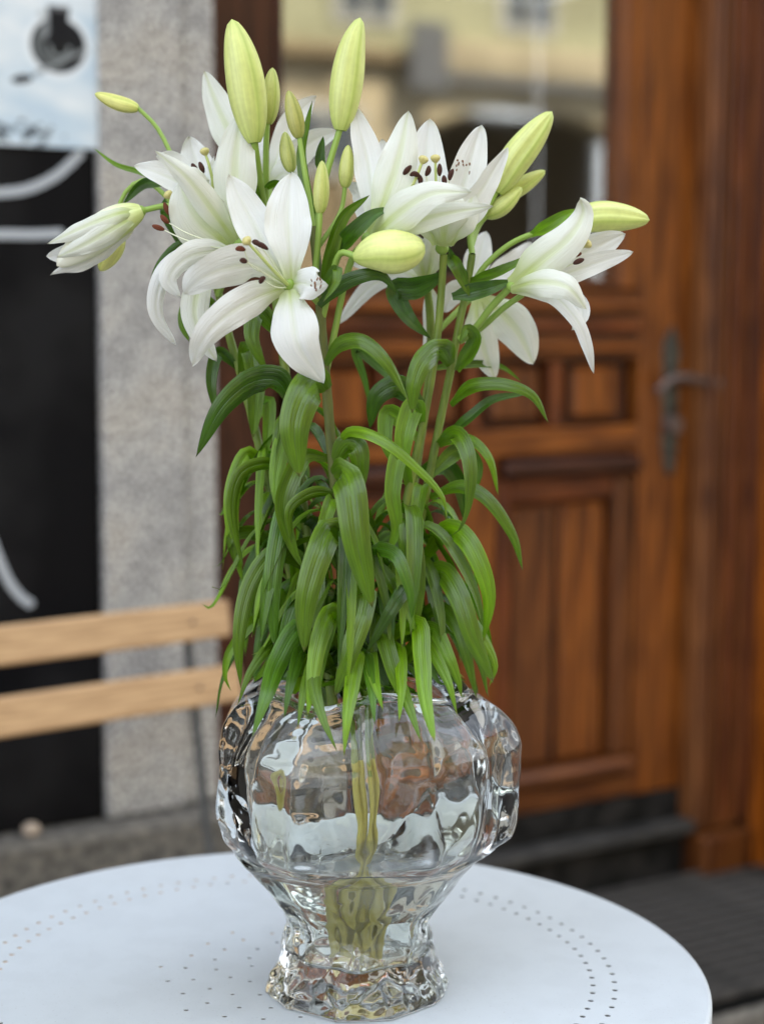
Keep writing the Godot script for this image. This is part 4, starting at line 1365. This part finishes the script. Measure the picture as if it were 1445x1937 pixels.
func stem_left_back():
	var ax := [[676, 1780, -0.01], [668, 1560, -0.015], [612, 1330, -0.02], [562, 1130, -0.03], [508, 920, -0.03], [462, 740, -0.03], [432, 640, -0.03], [415, 575, -0.025], [404, 530, -0.02]]
	stem(ax, "leaning left lily stem with nodding white flowers over the pier", 0.005, 0.0038)
	# side flower facing left, its petals curling down
	stalk([[410, 560, -0.02], [425, 520, 0.0], [440, 485, 0.012], [447, 468, 0.02]], 0.003)
	var f := flower([446, 464, 0.022])
	petal(f, [[445, 466, 0.024], [405, 410, 0.05], [350, 340, 0.068], [288, 288, 0.072]], 66, {"mat": "petal_back", "cup": -0.9, "kind": "sepal"})
	petal(f, [[446, 462, 0.02], [440, 390, 0.024], [440, 300, 0.024], [452, 211, 0.018]], 92, {"mat": "petal_back", "cup": -0.4, "roll": 8})
	petal(f, [[440, 472, 0.022], [405, 445, 0.036], [365, 405, 0.044], [335, 345, 0.044]], 120, {"mat": "petal_back", "cup": -0.3})
	petal(f, [[440, 478, 0.024], [395, 478, 0.05], [345, 495, 0.066], [318, 530, 0.07], [340, 566, 0.064]], 62, {"cup": -0.8, "roll": 25})
	petal(f, [[425, 485, 0.022], [350, 490, 0.04], [305, 530, 0.05], [294, 595, 0.05], [330, 655, 0.042]], 44, {"kind": "strap", "cup": -0.7, "roll": 20})
	petal(f, [[430, 490, 0.018], [385, 520, 0.03], [365, 590, 0.036], [382, 645, 0.034], [408, 686, 0.028]], 60, {"mat": "petal_back", "cup": -0.5})
	pistil(f, [[436, 468, 0.02], [390, 440, 0.028], [345, 405, 0.034], [316, 374, 0.036]])
	stamen(f, [[436, 476, 0.03], [390, 468, 0.052], [345, 456, 0.058], [306, 438, 0.056]], [[284, 430, 0.056], [296, 434, 0.057], [308, 438, 0.056]], "anther_rust")
	stamen(f, [[436, 474, 0.03], [390, 458, 0.05], [350, 444, 0.056], [314, 424, 0.054]], [[300, 410, 0.054], [307, 418, 0.055], [316, 426, 0.054]], "anther_rust")
	stamen(f, [[436, 470, 0.02], [390, 446, 0.030], [345, 420, 0.030], [316, 402, 0.032]], [[306, 386, 0.032], [311, 398, 0.033], [317, 411, 0.032]], "anther_rust")
	# flower behind it looking up
	stalk([[408, 545, -0.02], [402, 480, -0.02], [398, 420, -0.02], [394, 390, -0.02]], 0.003)
	f = flower([392, 386, -0.02])
	petal(f, [[388, 384, -0.018], [350, 355, 0.0], [300, 332, 0.006], [248, 316, 0.004]], 58, {"cup": 0.5, "roll": -20})
	petal(f, [[386, 380, -0.022], [350, 340, -0.02], [318, 305, -0.02], [290, 300, -0.015]], 54, {"cup": 0.3})
	petal(f, [[390, 376, -0.03], [372, 330, -0.045], [360, 290, -0.05], [352, 260, -0.05]], 76, {"cup": 0.4})
	petal(f, [[396, 378, -0.03], [412, 330, -0.045], [424, 300, -0.05], [440, 282, -0.05]], 60, {"cup": 0.4})
	petal(f, [[386, 384, -0.01], [370, 360, 0.012], [356, 335, 0.016], [338, 325, 0.012]], 60, {"mat": "petal_back", "cup": -0.5})
	pistil(f, [[394, 380, -0.02], [398, 350, -0.012], [392, 320, -0.008], [383, 292, -0.008]])
	stamen(f, [[392, 380, -0.02], [386, 355, -0.01], [380, 330, -0.005]], [[372, 309, -0.004], [377, 320, -0.003], [381, 330, -0.004]])
	stamen(f, [[390, 380, -0.02], [376, 355, -0.01], [366, 335, -0.005]], [[358, 312, -0.004], [363, 320, -0.003], [370, 328, -0.004]])
	stamen(f, [[396, 380, -0.02], [406, 345, -0.015], [408, 320, -0.012]], [[405, 292, -0.01], [406, 303, -0.009], [408, 314, -0.01]])
	# nodding bud about to open
	stalk([[404, 530, -0.02], [370, 440, -0.005], [325, 394, 0.005], [262, 402, 0.01]], 0.0028, 0.0026)
	bud([[264, 402, 0.01], [215, 425, 0.014], [160, 465, 0.016], [104, 508, 0.014]], 66, "white_bud", 0.2, 0.85)
	f = flower([262, 403, 0.01], 0.005)
	petal(f, [[262, 402, 0.014], [215, 408, 0.032], [155, 432, 0.034], [86, 466, 0.024]], 58, {"mat": "petal_back", "cup": -1.1, "kind": "sepal", "roll": -28})
	petal(f, [[262, 405, 0.014], [215, 432, 0.034], [165, 462, 0.036], [104, 492, 0.028]], 66, {"mat": "petal_back", "cup": -1.0, "kind": "sepal", "wave": 0.1})
	petal(f, [[260, 408, 0.006], [225, 450, 0.012], [170, 495, 0.014], [92, 525, 0.008]], 52, {"mat": "petal", "cup": -0.8, "kind": "sepal", "roll": 25, "wave": 0.15})
	petal(f, [[258, 405, -0.004], [200, 440, -0.012], [150, 480, -0.012], [84, 490, -0.006]], 70, {"mat": "petal", "cup": 0.6, "wave": 0.12})
	# small yellow bud hanging under it
	stalk([[404, 535, -0.03], [330, 400, -0.03], [270, 345, -0.035], [235, 365, -0.04], [218, 410, -0.04], [222, 445, -0.04]], 0.0024, 0.0022)
	bud([[222, 440, -0.04], [208, 480, -0.04], [186, 517, -0.04]], 42, "bud_yellow")
	# thin bud bending out to the left
	stalk([[400, 520, -0.04], [360, 400, -0.05], [325, 310, -0.055], [292, 245, -0.06], [252, 205, -0.06]], 0.0024, 0.002)
	bud([[256, 209, -0.06], [215, 198, -0.06], [173, 181, -0.06]], 29, "bud_yellow")
	leaf([[320, 352, -0.04], [265, 330, -0.05], [215, 315, -0.055], [172, 284, -0.06]], 16, "leaf_bright", {})
	leaf([[310, 350, -0.03], [268, 350, -0.03], [228, 390, -0.03]], 30, "leaf_dark", {"roll": 20})
	leaf([[400, 540, -0.025], [345, 470, -0.01], [305, 500, 0.0], [288, 545, 0.0], [300, 590, -0.005]], 34, "leaf_dark", {"cup": -0.5})
	leaf([[405, 545, -0.03], [330, 440, -0.03], [306, 400, -0.03], [320, 360, -0.03]], 40, "leaf_dark", {})
	leaf([[420, 600, -0.03], [370, 570, -0.02], [350, 590, -0.02], [345, 620, -0.02], [356, 650, -0.02]], 44, "leaf", {"cup": -0.4})
	leaf([[450, 700, -0.03], [412, 670, -0.02], [398, 720, -0.012], [408, 790, -0.012]], 34, "leaf_dark", {})
	leaf([[455, 730, -0.03], [470, 660, -0.02], [482, 720, -0.01], [478, 830, -0.012]], 54, "leaf", {"kind": "strap"})
	leaf([[480, 800, -0.03], [505, 760, -0.02], [508, 790, -0.015], [500, 880, -0.015]], 36, "leaf_pale", {})
	leaf([[505, 910, -0.03], [470, 860, -0.01], [440, 930, 0.0], [442, 1020, 0.0], [462, 1110, -0.005]], 44, "leaf_bright", {"cup": -0.4})
	leaf([[545, 1060, -0.03], [480, 1010, -0.01], [440, 1020, 0.0], [450, 1080, 0.0]], 40, "leaf", {})
	leaf([[585, 1220, -0.02], [500, 1170, 0.01], [440, 1230, 0.02], [428, 1280, 0.02], [440, 1310, 0.02]], 34, "leaf_bright", {})
	foliage(ax, 0.34, 0.74, 38, 103, 0.065, 0.115, 20.0, 36.0)

func stem_centre_right():
	var ax := [[690, 1800, 0.012], [694, 1580, 0.015], [706, 1330, 0.02], [735, 1120, 0.02], [772, 930, 0.015], [806, 760, 0.012], [824, 640, 0.012], [832, 540, 0.015], [835, 480, 0.018]]
	stem(ax, "middle right lily stem topped by a single upright trumpet flower", 0.0046, 0.0034)
	# upward facing trumpet
	var g := flower([832, 468, 0.02])
	petal(g, [[828, 460, 0.016], [812, 400, 0.0], [800, 320, -0.015], [806, 224, -0.03]], 96, {"cup": 0.4})
	petal(g, [[836, 460, 0.016], [858, 400, 0.004], [880, 320, -0.006], [904, 235, -0.016]], 84, {"cup": 0.5, "roll": -12})
	petal(g, [[840, 462, 0.026], [868, 420, 0.04], [905, 360, 0.04], [954, 277, 0.035]], 66, {"cup": 0.6, "roll": -25, "kind": "sepal"})
	petal(g, [[832, 466, 0.032], [836, 420, 0.058], [832, 375, 0.062], [822, 345, 0.05]], 104, {"mat": "petal_back", "cup": -0.7, "wave": 0.1})
	petal(g, [[822, 462, 0.026], [805, 420, 0.045], [785, 370, 0.045], [770, 330, 0.035]], 70, {"mat": "petal_back", "cup": -0.5})
	petal(g, [[846, 462, 0.030], [866, 425, 0.050], [880, 395, 0.050], [890, 360, 0.04]], 60, {"mat": "petal_back", "cup": -0.5})
	pistil(g, [[832, 460, 0.03], [826, 400, 0.045], [820, 350, 0.048], [818, 302, 0.048]])
	for q in [[800, 322, 806, 312, 2], [826, 322, 826, 308, 0], [845, 330, 852, 318, -2], [789, 340, 785, 328, 3], [836, 340, 834, 330, 0]]:
		stamen(g, [[832, 460, 0.03], [lerpf(832, q[0], 0.6), 390, 0.048], [q[0], q[1] + 6, 0.052]], [[q[0], q[1] + 10, 0.053], [(q[0] + q[2]) / 2.0 + q[4], q[1], 0.054], [q[2], q[3], 0.053]])
	for k in 12:
		var q := Vector2(872 + rng.randf_range(-14, 12), 314 + rng.randf_range(-20, 18))
		var e := Vector2(rng.randf_range(-1.2, 1.2), rng.randf_range(1.0, 4.0))
		part("spot", bud_mesh([P(q.x - e.x, q.y - e.y, 0.0035), P(q.x, q.y, 0.004), P(q.x + e.x, q.y + e.y, 0.0035)], rng.randf_range(0.0008, 0.0017), flower_org), M.scorch, g)
	leaf([[834, 520, 0.016], [780, 545, 0.0], [745, 548, -0.01], [770, 600, 0.0], [812, 640, 0.0]], 56, "leaf_dark", {"cup": 0.5})
	leaf([[852, 560, 0.015], [900, 548, 0.02], [930, 540, 0.025], [966, 528, 0.02]], 44, "leaf_dark", {})
	leaf([[842, 480, 0.01], [858, 500, 0.02], [868, 520, 0.02], [885, 560, 0.018]], 34, "leaf", {})
	leaf([[800, 770, 0.015], [750, 730, 0.03], [712, 750, 0.03], [698, 812, 0.02]], 58, "leaf_dark", {"cup": -0.4})
	leaf([[795, 800, 0.015], [780, 770, 0.04], [764, 820, 0.05], [758, 900, 0.045]], 54, "leaf_pale", {"cup": 0.4, "kind": "strap"})
	leaf([[790, 830, 0.015], [735, 780, 0.02], [728, 830, 0.03], [748, 890, 0.03]], 44, "leaf_pale", {"cup": 0.4})
	leaf([[775, 920, 0.015], [755, 860, 0.045], [742, 930, 0.055], [750, 1000, 0.05], [728, 1060, 0.045]], 44, "leaf_pale", {"cup": 0.3})
	leaf([[740, 1080, 0.02], [712, 1040, 0.06], [750, 1050, 0.085], [775, 1110, 0.09], [782, 1180, 0.08]], 40, "leaf_blue", {"cup": -0.6, "roll": 10})
	leaf([[730, 1130, 0.02], [770, 1100, 0.05], [750, 1140, 0.075], [720, 1190, 0.075], [694, 1238, 0.07]], 40, "leaf_dark", {"cup": -0.4})
	leaf([[712, 1260, 0.02], [724, 1200, 0.06], [748, 1270, 0.095], [776, 1335, 0.132], [800, 1404, 0.156]], 44, "leaf", {"cup": -0.5})
	leaf([[716, 1220, 0.02], [790, 1180, 0.06], [800, 1240, 0.09], [808, 1325, 0.125], [826, 1404, 0.15]], 46, "leaf_bright", {"cup": -0.5, "kind": "strap"})
	leaf([[712, 1290, 0.02], [700, 1230, 0.05], [712, 1290, 0.108], [728, 1345, 0.135]], 40, "leaf_pale", {"cup": 0.4})
	leaf([[770, 960, 0.015], [784, 985, 0.04], [776, 1000, 0.055], [788, 1090, 0.055], [790, 1185, 0.05]], 56, "leaf", {"cup": -0.4, "kind": "strap"})
	foliage(ax, 0.34, 0.66, 36, 104, 0.07, 0.125, 22.0, 38.0)

func stem_right():
	var ax := [[706, 1790, 0.0], [716, 1570, 0.0], [736, 1330, 0.0], [768, 1130, -0.005], [800, 960, -0.01], [832, 790, -0.012], [852, 690, -0.012], [866, 610, -0.01], [880, 540, -0.01], [889, 480, -0.01]]
	stem(ax, "right lily stem reaching out with a drooping flower and pale buds", 0.0048, 0.0034)
	# buds on top
	stalk([[889, 480, -0.01], [886, 440, -0.02], [912, 400, -0.03], [938, 352, -0.035]], 0.003, 0.0028)
	bud([[934, 362, -0.035], [965, 305, -0.036], [1000, 258, -0.036], [1038, 208, -0.036]], 60, "bud", 0.4, 0.88)
	stalk([[886, 460, -0.015], [896, 430, -0.03], [920, 402, -0.04]], 0.0024)
	bud([[914, 407, -0.04], [945, 388, -0.04], [982, 352, -0.04]], 36, "bud", 1.0)
	stalk([[888, 465, -0.02], [905, 420, -0.05], [945, 372, -0.06]], 0.0022)
	bud([[944, 375, -0.06], [980, 350, -0.06], [1026, 320, -0.06]], 34, "bud", 0.2)
	stalk([[878, 560, -0.01], [910, 505, -0.01], [960, 460, -0.01], [1010, 438, -0.012], [1080, 420, -0.015]], 0.0026, 0.0026)
	bud([[1066, 424, -0.015], [1120, 408, -0.015], [1170, 408, -0.016], [1224, 412, -0.016]], 58, "bud", 0.6, 0.9)
	leaf([[1000, 442, -0.01], [1030, 425, 0.0], [1062, 405, 0.005], [1094, 392, 0.0]], 34, "leaf_bright", {})
	# drooping flower
	stalk([[866, 640, -0.008], [895, 620, 0.0], [925, 580, 0.01], [960, 542, 0.02]], 0.0032, 0.0032)
	stalk([[866, 645, -0.012], [905, 620, -0.01], [950, 580, 0.0], [985, 555, 0.005]], 0.003, 0.0026)
	var f := flower([964, 540, 0.022], 0.005)
	petal(f, [[962, 540, 0.024], [1020, 490, 0.045], [1072, 445, 0.050], [1098, 400, 0.044], [1092, 372, 0.05]], 80, {"mat": "petal_back", "cup": -0.6, "kind": "strap", "roll": 10})
	petal(f, [[962, 544, 0.028], [1015, 530, 0.06], [1070, 540, 0.075], [1106, 582, 0.07]], 66, {"mat": "petal_back", "cup": -0.8, "roll": 15})
	petal(f, [[966, 546, 0.024], [1040, 555, 0.05], [1090, 605, 0.058], [1110, 655, 0.056], [1121, 704, 0.05]], 34, {"kind": "strap", "cup": -0.7, "roll": 20})
	petal(f, [[968, 538, 0.01], [1050, 500, 0.01], [1120, 465, 0.0], [1178, 438, -0.006]], 84, {"cup": 0.5, "roll": -15})
	petal(f, [[968, 540, 0.01], [1050, 520, 0.02], [1120, 495, 0.02], [1194, 472, 0.015]], 50, {"cup": 0.4, "kind": "strap"})
	petal(f, [[968, 545, 0.02], [1040, 545, 0.035], [1090, 570, 0.04], [1098, 596, 0.05], [1078, 622, 0.055]], 46, {"cup": 0.7, "wave": 0.15})
	pistil(f, [[968, 540, 0.02], [1030, 510, 0.03], [1075, 480, 0.032], [1104, 460, 0.034]])
	stamen(f, [[968, 540, 0.02], [1030, 520, 0.035], [1080, 495, 0.045]], [[1080, 496, 0.046], [1090, 491, 0.047], [1101, 487, 0.046]])
	stamen(f, [[968, 540, 0.02], [1030, 515, 0.03], [1072, 492, 0.038]], [[1078, 482, 0.038], [1086, 478, 0.039], [1096, 476, 0.038]], "anther_rust")
	# leaves
	leaf([[884, 530, -0.008], [920, 520, 0.01], [965, 500, 0.02], [1006, 477, 0.018]], 30, "leaf", {"roll": 25})
	leaf([[880, 530, -0.008], [860, 500, 0.01], [850, 480, 0.015], [842, 462, 0.015]], 26, "leaf_dark", {})
	leaf([[862, 700, -0.01], [895, 640, 0.01], [880, 620, 0.02], [866, 650, 0.02]], 40, "leaf", {"cup": 0.6})
	leaf([[852, 690, -0.01], [832, 662, 0.035], [800, 680, 0.06], [782, 722, 0.066], [778, 782, 0.06]], 62, "leaf", {"cup": -0.6, "kind": "strap"})
	leaf([[850, 765, -0.01], [890, 728, 0.02], [950, 724, 0.03], [1005, 745, 0.03], [1036, 798, 0.02]], 38, "leaf", {"cup": -0.7, "roll": 15})
	leaf([[842, 825, -0.01], [885, 790, 0.0], [930, 755, 0.0], [1000, 742, -0.01]], 30, "leaf_dark", {"roll": 30})
	leaf([[828, 840, -0.01], [862, 822, 0.03], [884, 870, 0.05], [884, 950, 0.05], [868, 1000, 0.045], [846, 1016, 0.04]], 48, "leaf", {"roll": -10, "roll1": 75, "kind": "leaf"})
	leaf([[832, 840, -0.012], [885, 828, 0.0], [925, 865, 0.01], [942, 935, 0.005]], 28, "leaf_bright", {"cup": -0.7, "roll": 20})
	leaf([[812, 940, -0.01], [870, 918, 0.01], [920, 940, 0.02], [970, 1010, 0.02], [990, 1078, 0.01]], 38, "leaf", {"cup": -0.7, "roll": 10})
	leaf([[800, 1060, -0.01], [850, 1000, 0.02], [890, 1030, 0.04], [925, 1120, 0.045], [916, 1215, 0.035]], 54, "leaf_bright", {"cup": -0.5})
	leaf([[790, 1110, -0.005], [835, 1080, 0.03], [870, 1130, 0.055], [898, 1210, 0.06], [936, 1290, 0.05]], 56, "leaf", {"cup": -0.5, "kind": "strap"})
	leaf([[790, 1150, -0.005], [880, 1160, 0.02], [920, 1210, 0.03], [940, 1260, 0.03], [926, 1300, 0.03]], 34, "leaf_bright", {"cup": -0.5, "roll": 30})
	leaf([[770, 1190, 0.0], [830, 1150, 0.02], [870, 1190, 0.04], [890, 1260, 0.045], [904, 1320, 0.04]], 40, "leaf", {"cup": -0.5})
	leaf([[765, 1210, 0.0], [820, 1190, 0.04], [850, 1240, 0.06], [870, 1290, 0.06], [876, 1320, 0.055]], 40, "leaf_pale", {"cup": -0.4})
	leaf([[812, 900, -0.01], [870, 850, -0.02], [900, 880, -0.02], [890, 950, -0.02]], 44, "leaf", {})
	foliage(ax, 0.34, 0.66, 36, 105, 0.07, 0.125, 22.0, 38.0)

func stem_back():
	var ax := [[698, 1780, -0.02], [706, 1560, -0.02], [724, 1330, -0.03], [752, 1120, -0.04], [784, 900, -0.05], [806, 740, -0.05], [812, 640, -0.05], [808, 570, -0.04], [802, 535, -0.035]]
	stem(ax, "rear lily stem whose pale flowers hang behind the right stems", 0.005, 0.0038)
	var f := flower([802, 532, -0.034])
	petal(f, [[800, 532, -0.03], [790, 490, -0.02], [772, 460, -0.02], [755, 440, -0.02]], 66, {"mat": "petal_back", "cup": -0.5})
	petal(f, [[804, 530, -0.03], [812, 490, -0.02], [815, 455, -0.02], [810, 425, -0.02]], 60, {"mat": "petal_back", "cup": -0.5})
	petal(f, [[798, 534, -0.04], [760, 515, -0.06], [700, 540, -0.08], [636, 614, -0.10]], 40, {"kind": "strap", "cup": -0.4})
	petal(f, [[798, 530, -0.05], [760, 500, -0.08], [715, 495, -0.09], [660, 500, -0.10]], 60, {"cup": 0.4})
	petal(f, [[806, 536, -0.05], [815, 580, -0.07], [812, 630, -0.08], [800, 665, -0.08]], 44, {"cup": -0.4})
	stalk([[812, 640, -0.05], [850, 600, -0.06], [880, 570, -0.07], [898, 558, -0.075]], 0.0028)
	f = flower([900, 556, -0.076])
	petal(f, [[904, 560, -0.07], [945, 590, -0.055], [980, 630, -0.055], [1006, 686, -0.06]], 90, {"mat": "petal_back", "cup": -0.4})
	petal(f, [[898, 562, -0.07], [900, 610, -0.055], [915, 665, -0.055], [934, 716, -0.06]], 72, {"mat": "petal_back", "cup": -0.4})
	petal(f, [[898, 550, -0.08], [895, 510, -0.09], [905, 470, -0.10], [915, 435, -0.11]], 60, {"cup": 0.3})
	petal(f, [[904, 552, -0.08], [940, 520, -0.10], [975, 490, -0.11], [1000, 455, -0.12]], 60, {"cup": 0.3})
	petal(f, [[894, 556, -0.08], [870, 545, -0.08], [850, 560, -0.08], [838, 590, -0.08]], 50, {"cup": 0.3})
	leaf([[806, 700, -0.05], [850, 690, -0.05], [940, 690, -0.06], [985, 720, -0.06]], 22, "leaf", {})
	leaf([[800, 760, -0.05], [700, 680, -0.06], [670, 660, -0.06], [688, 720, -0.06], [700, 780, -0.06]], 30, "leaf_blue", {})
	leaf([[780, 900, -0.05], [840, 880, -0.04], [870, 920, -0.04], [880, 990, -0.04]], 48, "leaf_dark", {})
	foliage(ax, 0.34, 0.70, 32, 106, 0.07, 0.12, 22.0, 36.0)
